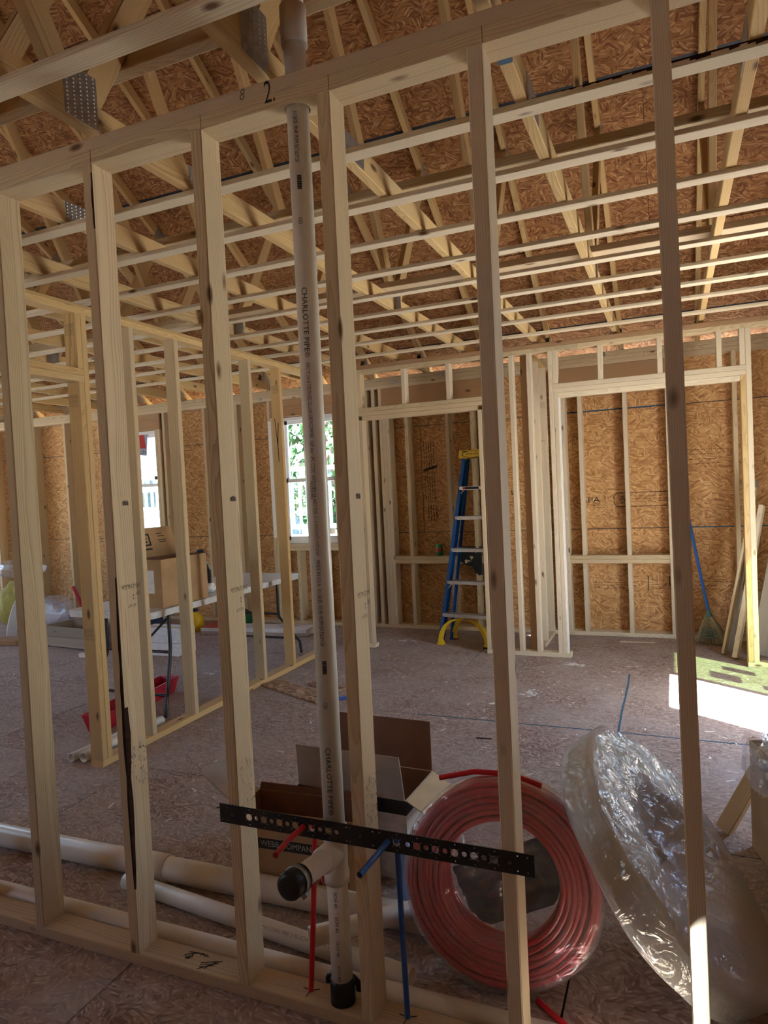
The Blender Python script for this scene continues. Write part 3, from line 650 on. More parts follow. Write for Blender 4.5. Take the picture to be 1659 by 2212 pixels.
# windows in the back wall
def window(n, a, b_, z0, z1, rail, par_y, lab):
    o = empty('window_%d' % n, ((a + b_) / 2, par_y, z0), lab, 'window', kind='structure'); t = 0.035; d0, d1 = par_y + 0.07, par_y + 0.15
    MB().box((a, d0, z0), (a + t, d1, z1)).box((b_ - t, d0, z0), (b_, d1, z1)).box((a, d0, z0), (b_, d1, z0 + t)).box((a, d0, z1 - t), (b_, d1, z1)).build('window_frame', VINYL, o)
    for k, (za, zb, yy_) in enumerate(((z0 + t, rail + 0.02, d0 + 0.012), (rail - 0.02, z1 - t, d0 + 0.045))):
        s = 0.032
        sa = MB().box((a + t, yy_, za), (a + t + s, yy_ + 0.03, zb)).box((b_ - t - s, yy_, za), (b_ - t, yy_ + 0.03, zb)).box((a + t, yy_, za), (b_ - t, yy_ + 0.03, za + s + 0.008)).box((a + t, yy_, zb - s - 0.008), (b_ - t, yy_ + 0.03, zb)).build('sash', VINYL, o)
        MB().box((a + t + s, yy_ + 0.013, za + s), (b_ - t - s, yy_ + 0.017, zb - s)).build('pane', PANE, sa)
    MB().box(((a + b_) / 2 - 0.03, d0 + 0.0, rail + 0.02), ((a + b_) / 2 + 0.03, d0 + 0.03, rail + 0.035)).build('sash_lock', VINYL, o)
    return o
w1 = window(1, -2.8805, -2.1615, 0.91, 2.332, 1.62, YB, 'white double hung window looking on the deck railing')
w2 = window(2, -5.4115, -4.6235, 0.995, 2.332, 1.66, YB, 'white double hung window looking on the neighbouring house')
st = empty('window_sticker', (-5.0, YB + 0.10, 2.0), 'red and blue sticker tilted on the upper pane of the left window', 'sticker')
Ms = T(-4.91, YB + 0.106, 2.10) @ Matrix.Rotation(0.12, 4, 'Y')
MB().box((-0.13, 0, -0.06), (0.06, 0.002, 0.28), 0, Ms).build('card', plain('sticker_paper', (0.30, 0.34, 0.46), 0.5), st)
MB().add([Ms @ V(p) for p in ((-0.12, -0.0006, 0.02), (0.05, -0.0006, 0.03), (0.0, -0.0006, 0.22), (-0.12, -0.0006, 0.26))], [(0, 1, 2, 3)]).build('red_field', REDI, st)
text('lettering', 'UN', 0.07, st, Ms @ V((0.0, -0.0008, -0.02)), (1, 0, 0), (0, 0, 1), NAVY, 'CENTER')

# ---------------------------------------------------------------- outer walls out of view
def shell(name, lab, org, X, Y, L, holes, nrm, us):
    o = empty(name, org, lab, 'wall', kind='structure')
    panel_cells(o, 'osb_sheet', org, X, Y, [us], [-0.2, 1.0, 2.2, 2.645], holes, OSB_W, 0.011, 0.0)
    return o
DY0, DY1, DYM = 2.05, 3.75, 2.88
HR = [(DY0, DY1, 0.0, 2.13), (-1.03, -0.83, 2.05, 2.5)]
rw = shell('wall_right', 'right outer wall with the sliding door', (XR + 0.14, 0, 0), (0, 1, 0), (0, 0, 1), 0, HR, 1, grid(-2.55, 5.15, 2.44, -0.1))
lw = shell('wall_far_left', 'far left outer wall with two windows', (XL - 0.14, 0, 0), (0, -1, 0), (0, 0, 1), 0, [(-1.9, -1.0, 0.9, 2.2), (-4.3, -3.3, 0.4, 2.25)], 1, grid(-5.15, 2.55, 2.44, -2.7))
fw = shell('wall_behind', 'outer wall behind the viewer', (0, YF - 0.14, 0), (-1, 0, 0), (0, 0, 1), 0, [(3.3, 4.2, 0.9, 2.2), (6.3, 7.2, 0.9, 2.2)], 1, grid(-2.55, 8.65, 2.44, -0.1))  # openings in this unseen wall are added to let fill light in
for y in (-2.38, -1.2, -0.82, -0.2, 0.2, 0.6, 1.0, 1.4, 2.01, 3.75, 4.35, 4.75):
    board('stud', rw, (XR, y, 0.038), (XR + 0.138, y + 0.038, H))
for a, b_ in ((-2.4, DY0), (DY1, 4.99)): board('bottom_plate', rw, (XR + 0.001, a, 0), (XR + 0.139, b_, 0.038))
for z in (H, P1): board('top_plate', rw, (XR + 0.001, -2.4, z), (XR + 0.139, 4.99, z + 0.0375))
board('header', rw, (XR, DY0 - 0.0, 2.13), (XR + 0.138, DY1, 2.3), HDR)
for x in [XL + 0.4064 * k for k in range(1, 26)]: board('stud', fw, (x, YF - 0.138, 0.038), (x + 0.038, YF, H)) if not any(-h[1] - .04 < x < -h[0] for h in [(3.3, 4.2), (6.3, 7.2)]) else None
for y in [YF + 0.4064 * k for k in range(1, 18)]: board('stud', lw, (XL - 0.138, y, 0.038), (XL, y + 0.038, H)) if not (0.97 < y < 1.9 or 3.27 < y < 4.3) else None
gz = [(-2.55, 2.645), (5.15, 2.645), (5.15, 2.70), (RY, und(RY) + ov - 0.02), (-2.55, 2.70)]
for nm, x, par in (('gable_sheet', XR + 0.14, rw), ('gable_sheet', XL - 0.151, lw)):
    MB().prism(gz, 0, 0.011, frame((x, 0, 0), V((0, 1, 0)), V((0, 0, 1)), V((1, 0, 0)))).build(nm, OSB_W, par)
# sliding door: near leaf open, far leaf shut
dr = empty('door_1', (XR + 0.1, 2.9, 0), 'white sliding patio door with one leaf slid open', 'door', kind='structure')
xa, xb_ = XR + 0.03, XR + 0.13
MB().box((xa, DY0, 0), (xb_, DY0 + 0.03, 2.13)).box((xa, DY1 - 0.03, 0), (xb_, DY1, 2.13)).box((xa, DY0, 2.10), (xb_, DY1, 2.13)).box((xa, DY0, 0), (xb_, DY1, 0.025)).build('door_frame', VINYL, dr)
for k, (a, b_, x) in enumerate(((DYM, DY1 - 0.03, xa + 0.055),)):
    lf = MB().box((x, a, 0.025), (x + 0.035, a + 0.05, 2.10)).box((x, b_ - 0.05, 0.025), (x + 0.035, b_, 2.10)).box((x, a, 0.025), (x + 0.035, b_, 0.10)).box((x, a, 2.04), (x + 0.035, b_, 2.10)).build('door_leaf', VINYL, dr)
    MB().box((x + 0.014, a + 0.05, 0.10), (x + 0.02, b_ - 0.05, 2.04)).build('pane', PANEG, lf)
    for (ya, yb_, za, zb) in ((3.05, 3.22, 1.36, 1.66), (3.33, 3.44, 1.2, 1.52), (3.02, 3.12, 1.05, 1.18)):
        MB().box((x + 0.020, ya, za), (x + 0.0215, yb_, zb)).build('sticker', WHITEB, lf)

# ---------------------------------------------------------------- outdoors
g = MB().box((-70, -70, -0.75), (70, 70, -0.7)).build('ground', GROUND); tag(g, 'bright dry ground around the house', 'ground', kind='structure')
rl = empty('deck_railing', (-3.5, 7.2, 0.2), 'white deck railing with square balusters outside the right window', 'railing')
ry = 7.3
MB().box((-9, 6.2, 0.69), (-0.5, 8.6, 0.75)).build('deck_floor', PINE, rl)
MB().box((-8.5, ry - 0.05, 1.80), (-0.8, ry + 0.05, 1.86)).build('top_rail', VINYL, rl)
MB().box((-8.5, ry - 0.03, 0.93), (-0.8, ry + 0.03, 1.0)).build('bottom_rail', BAL, rl)
for k in range(60): MB().box((-8.45 + 0.128 * k, ry - 0.018, 1.0), (-8.415 + 0.128 * k, ry + 0.018, 1.80)).build('baluster', BAL, rl)
for x in (-8.5, -6.6, -4.9, -2.6, -0.85): MB().box((x - 0.05, ry - 0.05, 0.75), (x + 0.05, ry + 0.05, 1.93)).build('post', VINYL, rl)
for x in (-7.5, -1.5): MB().box((x - 0.05, 8.5, -0.7), (x + 0.05, 8.6, 0.69)).build('deck_post', PINE, rl); MB().box((x - 0.05, 6.25, -0.7), (x + 0.05, 6.35, 0.69)).build('deck_post', PINE, rl)
def tree(x, y, h, r, lab, seed):
    rr2 = random.Random(seed); o = empty('leafy_tree', (x, y, -0.7), lab, 'tree', 'trees behind the deck')
    MB().tube([(x, y, -0.7), (x + .1, y, h * .35), (x, y + .1, h * .7)], [0.22, 0.17, 0.08], 9).build('trunk', TRUNK, o)
    b = MB()
    for k in range(2600):
        a, q = rr2.uniform(0, 2 * PI), rr2.random() ** 0.4; zz = rr2.uniform(-1, 1); e = math.sqrt(max(0, 1 - zz * zz)) * r * q
        p = V((x + e * math.cos(a), y + e * math.sin(a), h * 0.55 + zz * h * 0.5)); s = rr2.uniform(0.10, 0.22)
        u = V((rr2.gauss(0, 1), rr2.gauss(0, 1), rr2.gauss(0, 1))).normalized(); v = u.orthogonal().normalized()
        b.add([p - u * s, p + v * s * .5, p + u * s, p - v * s * .5], [(0, 1, 2, 3)])
    tag(b.build('foliage', LEAF, o), None, None, kind='stuff')
tree(-8.4, 16.6, 6.8, 2.0, 'leafy green tree behind the deck, straight behind the right window', 1); tree(-3.9, 13.6, 6.0, 1.8, 'leafy green tree to the right of the railing view', 2)
tree(-10.4, 22.5, 7, 1.9, 'leafy green tree between the two windows', 3); tree(-22, 30, 9, 3.5, 'distant tree over the neighbouring roof', 4)
hs = empty('neighbour_house', (-17, 18, -0.7), 'pale shingled house with a grey roof outside the left window', 'house')
b = MB()
MB().box((-26, 17.0, -0.7), (-13.0, 23, 2.35)).build('wall', SHINGLE, hs)
for k in range(16):
    MB().box((-26.02, 16.975 - 0.0, -0.68 + 0.19 * k), (-12.98, 17.0, -0.68 + 0.19 * k + 0.17)).build('siding_course', SHINGLE, hs)
MB().add([(-26.4, 15.3, 1.75), (-12.6, 15.3, 1.75), (-12.6, 20, 4.1), (-26.4, 20, 4.1), (-26.4, 15.3, 1.90), (-12.6, 15.3, 1.90), (-12.6, 20, 4.25), (-26.4, 20, 4.25)], [(0, 3, 2, 1), (4, 5, 6, 7), (0, 1, 5, 4), (1, 2, 6, 5), (2, 3, 7, 6), (3, 0, 4, 7)]).build('roof', ROOFM, hs)  # front overhang drawn out so the wall below falls in shade
MB().box((-26.4, 15.22, 1.70), (-12.6, 15.3, 1.92)).build('fascia', VINYL, hs)
MB().box((-19.6, 16.93, 0.6), (-18.6, 16.97, 1.9)).build('window', plain('dark_glass', (0.1, 0.16, 0.2), 0.1), hs)
fn = empty('garden_fence', (-12, 13.5, -0.7), 'white board fence in front of the neighbouring house', 'fence')
for k in range(40): MB().box((-20 + 0.30 * k, 13.5, -0.65), (-19.72 + 0.30 * k, 13.53, 1.25)).build('picket', VINYL, fn)
MB().box((-20, 13.53, 0.9), (-8, 13.57, 1.0)).build('rail', VINYL, fn); MB().box((-20, 13.53, -0.7), (-19.9, 13.63, 1.0)).build('post', VINYL, fn); MB().box((-8.1, 13.53, -0.7), (-8, 13.63, 1.0)).build('post', VINYL, fn)
ac = empty('cooling_unit', (-11.3, 12.6, -0.7), 'pale slatted cooling unit standing before the white fence', 'appliance')
MB().box((-12.0, 12.2, -0.7), (-11.1, 12.9, 0.55)).build('case', SHINGLE, ac)
for k in range(8): MB().box((-12.0, 12.17, -0.5 + 0.12 * k), (-11.1, 12.2, -0.44 + 0.12 * k)).build('slat', VINYL, ac)
for k in range(4): tag(MB().box((-11.0 + 0.05 * k, 12.0, -0.7 + 0.2 * k), (-9.6, 12.7, -0.5 + 0.2 * k)).build('red_crate', REDT), 'red crate beside the cooling unit, ' + ('lowest', 'second', 'third', 'topmost')[k] + ' of its stack', 'crate', 'red crates outside')

# ================================================================ things in the near wall
def arc(c, r, a0, a1, n, U, W):
    c, U, W = V(c), V(U), V(W); return [c + U * r * math.cos(a0 + (a1 - a0) * i / n) + W * r * math.sin(a0 + (a1 - a0) * i / n) for i in range(n + 1)]
PX, PY, PR = 0.290, 0.045, 0.0302
vp = empty('vent_pipe', (PX, PY, 0.038), 'white vertical drain pipe with a capped side arm standing in the near wall', 'pipe')
MB().pipe((PX, PY, 0.095), (PX, PY, 0.405), PR, PR - 0.004).build('lower_pipe', PVC, vp)
MB().pipe((PX, PY, 0.52), (PX, PY, 2.735), PR, PR - 0.004).build('upper_pipe', PVC, vp)
MB().pipe((PX, PY, 2.72), (PX, PY, 3.3), PR, PR - 0.004).build('roof_pipe', PVC, vp)
MB().lathe([(PR, 2.70), (PR + 0.006, 2.70), (PR + 0.006, 2.80), (PR, 2.80)], 28, T(PX, PY, 0)).build('coupling', PVC, vp)
hub = PR + 0.006
MB().lathe([(PR - 0.003, 0.385), (hub, 0.385), (hub, 0.415), (PR + 0.003, 0.418), (PR + 0.003, 0.512), (hub, 0.515), (hub, 0.545), (PR - 0.003, 0.545)], 28, T(PX, PY, 0)).lathe([(PR + 0.002, 0.0), (PR + 0.003, 0.03), (hub, 0.032), (hub, 0.066), (PR - 0.003, 0.066)], 28, frame((PX, PY, 0.470), V((1, 0, 0)), V((0, 0.10, 1)).normalized(), V((-0.08, -1, 0.10)).normalized())).build('tee', PVC, vp)
a0 = V((PX - 0.004, PY - 0.05, 0.475)); a1 = V((PX - 0.017, PY - 0.205, 0.490)); ad = (a1 - a0).normalized()
MB().tube([a0, a1], PR, 28).build('side_arm', PVC, vp)
Mx = frame(a1 - ad * 0.035, ad.orthogonal().normalized(), ad.cross(ad.orthogonal().normalized()), ad)
MB().lathe([(PR + 0.0005, 0), (PR + 0.006, 0.0), (PR + 0.0065, 0.050), (PR + 0.003, 0.058), (PR - 0.008, 0.061), (0.0005, 0.060)], 28, Mx).build('rubber_cap', RUBBER, vp)
MB().lathe([(PR + 0.0066, 0.012), (PR + 0.0085, 0.012), (PR + 0.0085, 0.026), (PR + 0.0066, 0.026)], 28, Mx).box((-0.008, PR + 0.008, 0.010), (0.008, PR + 0.017, 0.028), 0, Mx).build('band_clamp', STEEL, vp)
MB().lathe([(PR - 0.002, 0.036), (PR + 0.0045, 0.039), (PR + 0.0055, 0.10), (PR + 0.0005, 0.106)], 28, T(PX, PY, 0)).build('rubber_coupling', RUBBER, vp)
n_ = V((0.222, -0.95, 0)).normalized()
def ptext(t, z0, z1, size, nn=n_):
    """lettering running down the pipe from height z0 to z1"""
    o = text('lettering', t, size, vp, (PX + nn.x * (PR + 0.0012), PY + nn.y * (PR + 0.0012), z0), (0, 0, -1), (-nn.y, nn.x, 0), INK, 'LEFT')
    bpy.context.view_layer.update(); L = o.dimensions.x
    o.matrix_basis = o.matrix_basis @ Matrix.Diagonal(((z0 - z1) / max(L, 1e-4), 1, 1, 1))
ptext('01/28/25  00:49  PLPM EXT#2M/28', 2.511, 2.377, 0.016)
for z in (2.230, 0.906): ptext('CES', z, z - 0.018, 0.015)
ptext('CHARLOTTE PIPE\u00ae', 2.044, 1.855, 0.0215); ptext('-4200 2" IPS SCH 40 COEXTRUDED CELLULAR CORE PVC-DWV PIPE', 1.843, 1.638, 0.0155)
ptext('NSF-dwv  UPC CODE  ASTM F 891-24  NOT FOR', 1.629, 1.429, 0.015); ptext('D-119-FPS-DWV/CP-119-FPC-DWV', 1.422, 1.315, 0.014); ptext('MADE IN U.S.A.  01/28/25  00:49  PLPM EXT#2M/28', 1.302, 1.065, 0.016)
n2_ = V((-0.02, -1, 0)).normalized(); ptext('PRESSURE', 1.52, 1.47, 0.010, n2_)
ptext('CHARLOTTE PIPE\u00ae', 0.78, 0.59, 0.021)
for z in (0.37, 0.30, 0.23, 0.16): ptext('SCH 40', z, z - 0.045, 0.013)
def barcode(z, ang):
    nn = V((math.sin(ang), -math.cos(ang), 0)); b = MB(); rr3 = random.Random(5); zz = 0
    while zz < 0.036:
        q = rr3.uniform(0.0012, 0.004); Mq = frame((PX + nn.x * (PR + 0.0004), PY + nn.y * (PR + 0.0004), z - zz), V((-nn.y, nn.x, 0)), V((0, 0, -1)), nn); b.box((-0.006, 0, 0), (0.006, q, 0.0006), 0, Mq); zz += q + rr3.uniform(0.0006, 0.0015)
    b.build('barcode', INK, vp)
barcode(2.342, 0.34); barcode(1.022, 0.34)
for k in range(6):
    p = a0 + ad * (0.03 + 0.018 * k); s = V((-0.35, 0, 0.94)).normalized(); s = (s - ad * s.dot(ad)).normalized()
    text('lettering', 'PVC', 0.006, vp, p + s * (PR + 0.0008), -ad, s.cross(-ad) * 1, INK)

br = empty('stub_out_bracket', (0.4, -0.002, 0.553), 'long black perforated bracket nailed across the near studs', 'bracket')
st_ = MB().box((-0.066, -0.0032, 0.525), (0.862, -0.0008, 0.581)).build('strap', BLACKM, br)
cut = MB(); big = [0.036, 0.087, 0.139, 0.191, 0.243, 0.296, 0.498, 0.556, 0.607, 0.658, 0.710, 0.761]
small = [0.0615, 0.113, 0.165, 0.27, 0.321, 0.5305, 0.5815, 0.633, 0.684, 0.7355]
def hole(x, z, r, n=14): cut.tube([(x, -0.02, z), (x, 0.02, z)], r, n)
for x in big: hole(x, 0.553, 0.0105)
for x in small: hole(x, 0.5535, 0.0068)
for x in big:
    for z in (0.5745, 0.5315): hole(x + 0.002, z, 0.0022, 6)
for x in (-0.058, -0.04, 0.352, 0.362, 0.43, 0.45, 0.82, 0.845):
    for z in (0.572, 0.534): hole(x, z, 0.0024, 6)
cu_ = cut.build('cutter', BLACKM); bool_cut(st_, cu_); bpy.data.objects.remove(cu_)
st_.data.materials.clear(); st_.data.materials.append(BLACKM)
b = MB()
for x in big:
    for a in (0.75, 2.35, 3.9, 5.5):
        d = V((math.cos(a), 0, math.sin(a))); p = V((x, -0.0034, 0.553)); n9 = V((-d.z, 0, d.x)) * 0.0007
        b.add([p + d * 0.0095 - n9, p + d * 0.0175 - n9, p + d * 0.0175 + n9, p + d * 0.0095 + n9], [(0, 1, 2, 3)])
b.build('slots', STEEL, br)
for x in (-0.02, 0.395, 0.80): MB().lathe([(0.0005, 0), (0.0045, 0.0005), (0.0045, 0.0015), (0.0005, 0.003)], 10, frame((x, -0.0032, 0.553), V((1, 0, 0)), V((0, 0, -1)), V((0, -1, 0)))).build('screw', BLACKM, br)

def pex(name, lab, xb, xt, xh, mat, tip, drop):
    o = empty(name, (xb, 0.05, 0.038), lab, 'tube'); r = 0.0079; zt = 0.556
    pts = [(xb, 0.045, 0.039), (xb + (xt - xb) * .5, 0.047, 0.25), (xt, 0.05, zt - 0.05), (xt + (xh - xt) * .15, 0.048, zt - 0.022), (xt + (xh - xt) * .5, 0.036, zt - 0.006), (xh, 0.015, zt - 0.003), (xh, -0.02, zt - 0.003), (xh - 0.004, -0.08, zt - 0.004 - drop * .3), (xh + tip, -0.155, zt - 0.006 - drop)]
    MB().tube(pts, r, 12, cap=False).build('tube', mat, o)
    d = (V(pts[-1]) - V(pts[-2])).normalized()
    MB().tube([V(pts[-1]), V(pts[-1]) + d * 0.001], r, 12).build('end_cap', plain(name + '_end', (0.25, 0.01, 0.015) if mat is REDP else (0.008, 0.03, 0.10), 0.5), o)
    MB().lathe([(r + 0.001, zt - 0.05), (r + 0.003, zt - 0.05), (r + 0.003, zt - 0.03), (r + 0.001, zt - 0.03)], 12, T(xt, 0.05, 0)).build('bend_clip', PVC, o)
    for a in (0.5, 3.0, 4.6): MB().tube([(xb, 0.045, 0.0395), (xb + 0.026 * math.cos(a), 0.045 + 0.026 * math.sin(a), 0.0395)], 0.0013, 5).build('wire_tie', BLACKM, o)
pex('red_water_tube', 'red water tube rising from the near wall plate and bent out through the bracket', 0.185, 0.222, 0.217, REDP, 0.004, -0.002)
pex('blue_water_tube', 'blue water tube rising from the near wall plate and bent out through the bracket', 0.487, 0.478, 0.474, BLUEP, -0.012, 0.006)
hg = MB().tube(arc((PX - 0.005, 0.062, 0.075), 0.05, -0.3, PI + 0.3, 16, (1, 0, 0), (0, 0.0, 0.55)), 0.009, 8).build('pipe_strap', RUBBER); tag(hg, 'black rubber strap lying behind the foot of the vent pipe', 'strap')

# ---------------------------------------------------------------- loose pipes on the floor
def lpipe(lab, p0, p1, r, mat, grp, name='plastic_pipe', hubend=None, txt=None):
    o = empty(name, p0, lab, 'pipe', grp); MB().pipe(p0, p1, r, r - 0.005).build('barrel', mat, o)
    if hubend is not None:
        p0_, p1_ = V(p0), V(p1); d = (p1_ - p0_).normalized(); c = p0_ + d * hubend
        MB().pipe(c, c + d * 0.09, r + 0.006, r, 24).build('hub', PVCW, o)
    return o
G = 'loose plastic pipes behind the near wall'
lpipe('thick cream plastic pipe lying behind the near wall, with a bell joint', (-1.75, 0.40, 0.046), (0.52, 0.445, 0.046), 0.0445, PVCW, G, hubend=1.0)
pp = lpipe('printed cream plastic pipe lying aslant under the thick one', (-0.78, 0.325, 0.0305), (0.44, 0.20, 0.0305), 0.030, PVCW, G)
d_ = V((1.22, -0.125, 0)).normalized(); text('lettering', 'PVC-DWV PIPE 2 IN SCH 40 ASTM D 2665', 0.017, pp, (-0.10, 0.222, 0.0575), d_, V((0, 0.6, 0.8)), FAINT)
lpipe('short open ended white pipe resting on the plastic pipes by the vent pipe', (0.125, 0.152, 0.116), (0.40, 0.385, 0.122), 0.030, PVCW, G)
lpipe('long cream plastic pipe lying tight against the near wall plate', (-3.0, 0.122, 0.0305), (0.96, 0.122, 0.0305), 0.030, PVCW, G)
for k, (x, r) in enumerate(((-2.03, 0.026), (-1.955, 0.030))):
    lpipe(('thinner' if k == 0 else 'thicker') + ' of two white pipes lying beside the door post', (x, 1.20 + 0.02 * k, r + 0.0005), (x + 0.01, 1.86, r + 0.0005), r, PVC, 'white pipes beside the door post', 'white_pipe')

# ---------------------------------------------------------------- cartons behind the near wall
def carton(name, lab, c, sx, sy, h, rz, mats, flaps):
    o = empty(name, c, lab, 'box', rz=rz); M0 = par_world(o); t = 0.004; x, y = sx / 2, sy / 2
    MB().box((-x, -y, 0.001), (x, -y + t, h)).box((-x, y - t, 0.001), (x, y, h)).box((-x, -y + t, 0.001), (-x + t, y - t, h)).box((x - t, -y + t, 0.001), (x, y - t, h)).box((-x + t, -y + t, 0.001), (x - t, y - t, 0.006)).build('body', mats[0], o, M0)
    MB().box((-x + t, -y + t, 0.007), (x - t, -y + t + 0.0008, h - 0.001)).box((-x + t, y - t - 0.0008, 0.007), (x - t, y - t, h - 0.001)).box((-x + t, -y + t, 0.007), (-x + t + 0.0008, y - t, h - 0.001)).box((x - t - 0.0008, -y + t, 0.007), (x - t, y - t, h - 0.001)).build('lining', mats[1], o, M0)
    for side, L, ang, mt in flaps:       # ang 0 = straight up, positive = outwards
        Wd = sx if side in 'fb' else sy
        ax = {'f': V((0, -1, 0)), 'b': V((0, 1, 0)), 'l': V((-1, 0, 0)), 'r': V((1, 0, 0))}[side]
        al = V((ax.y, -ax.x, 0)) * -1
        org = ax * (y if side in 'fb' else x); org = V((org.x, org.y, h)); up = V((0, 0, 1)) * math.cos(ang) + ax * math.sin(ang); nn = al.cross(up)
        c2 = 0.02
        MB().prism([(-Wd / 2 + 0.003, 0.001), (Wd / 2 - 0.003, 0.001), (Wd / 2 - 0.003 - c2 * .4, L), (-Wd / 2 + 0.003 + c2 * .4, L)], -0.002, 0.002, frame(org, al, up, nn)).build('flap', mt, o, M0)
    return o, M0
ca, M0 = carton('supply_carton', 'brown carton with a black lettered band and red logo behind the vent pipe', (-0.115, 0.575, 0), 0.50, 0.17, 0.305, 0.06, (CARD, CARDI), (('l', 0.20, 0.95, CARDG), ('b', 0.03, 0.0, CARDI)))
pl_ = lambda x, z: M0 @ V((x, -0.0858, z))
XD = M0.to_3x3() @ V((1, 0, 0))
MB().box((-0.2485, -0.0856, 0.170), (-0.19, -0.0851, 0.212)).box((-0.165, -0.0856, 0.163), (0.10, -0.0851, 0.203)).build('printed_band', BLACKB, ca, M0)
text('lettering', 'WEBB COMPANY', 0.031, ca, pl_(-0.155, 0.183), XD, (0, 0, 1), WHTI, 'LEFT', 0.95)
b = MB(); b.lathe([(0.0005, 0), (0.075, 0.0), (0.075, 0.0005), (0.0005, 0.0006)], 28, M0 @ frame((0.125, -0.0851, 0.075), V((1, 0, 0)), V((0, 0, 1)) * 0.75, V((0, -1, 0)))); b.build('logo_field', REDI, ca)
text('lettering', 'F.W.', 0.03, ca, M0 @ V((0.09, -0.0863, 0.112)), XD, (0, 0, 1), CARDB, 'CENTER'); text('lettering', 'WEBB', 0.055, ca, M0 @ V((0.125, -0.0863, 0.07)), XD, (0, 0, 1), CARDB, 'CENTER', 0.85)
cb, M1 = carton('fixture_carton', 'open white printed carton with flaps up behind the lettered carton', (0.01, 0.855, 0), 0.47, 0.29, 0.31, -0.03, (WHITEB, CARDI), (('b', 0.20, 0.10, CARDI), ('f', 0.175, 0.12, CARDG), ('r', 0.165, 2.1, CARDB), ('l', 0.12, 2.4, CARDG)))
MB().box((-0.2357, -0.1457, 0.255), (0.2357, -0.1451, 0.31)).box((0.2351, -0.145, 0.255), (0.2357, 0.145, 0.31)).build('printed_band', BLACKB, cb, M1)
Mr = M1 @ frame((0.2352, -0.06, 0.15), V((0, 1, 0)), V((0, 0, 1)), V((1, 0, 0)))
MB().lathe([(0.036, 0), (0.042, 0), (0.042, 0.0006), (0.036, 0.0006)], 24, Mr).build('logo_ring', BLACKB, cb)
b = MB()
for a in (0.3, 2.4, 4.5): b.prism([(0.004 * math.cos(a) + q * math.cos(a + w_), 0.004 * math.sin(a) + q * math.sin(a + w_)) for q, w_ in ((0.03, 0.5), (0.03, -0.5), (0.006, -0.5), (0.006, 0.5))][::-1], 0, 0.0006, Mr)
b.build('logo', REDI, cb)
def sheet_lump(name, lab, c, r, sq, mat, seed, n=3, cat='plastic'):
    me = bpy.data.meshes.new(name); bm = bmesh.new(); bmesh.ops.create_icosphere(bm, subdivisions=4, radius=1.0); rr4 = random.Random(seed)
    ws = [(V((rr4.gauss(0, 1), rr4.gauss(0, 1), rr4.gauss(0, 1))) * rr4.uniform(1.5, 4), rr4.uniform(0, 6)) for _ in range(9)]
    for v in bm.verts:
        q = sum(abs(math.sin(v.co.dot(k) + p)) for k, p in ws) / 9; s = 0.62 + 0.6 * q
        v.co = V((v.co.x * sq[0], v.co.y * sq[1], v.co.z * sq[2])) * r * s
    mn = min(v.co.z for v in bm.verts)
    for v in bm.verts: v.co.z -= mn
    bm.to_mesh(me); bm.free()
    for p in me.polygons: p.use_smooth = True
    o = mesh_obj(name, me, mat, None, T(*c)); return tag(o, lab, cat)
sheet_lump('plastic_bag', 'crumpled clear plastic bag between the cartons and the red coil', (0.445, 0.60, 0.002), 0.07, (0.8, 0.9, 2.2), WRAPT, 4, cat='bag')
bl = sheet_lump('blue_bag', 'blue plastic package standing behind the vent pipe', (0.305, 0.545, 0.002), 0.085, (0.5, 0.45, 1.35), plain('sky_blue_plastic', (0.16, 0.32, 0.66), 0.4), 9, cat='bag')

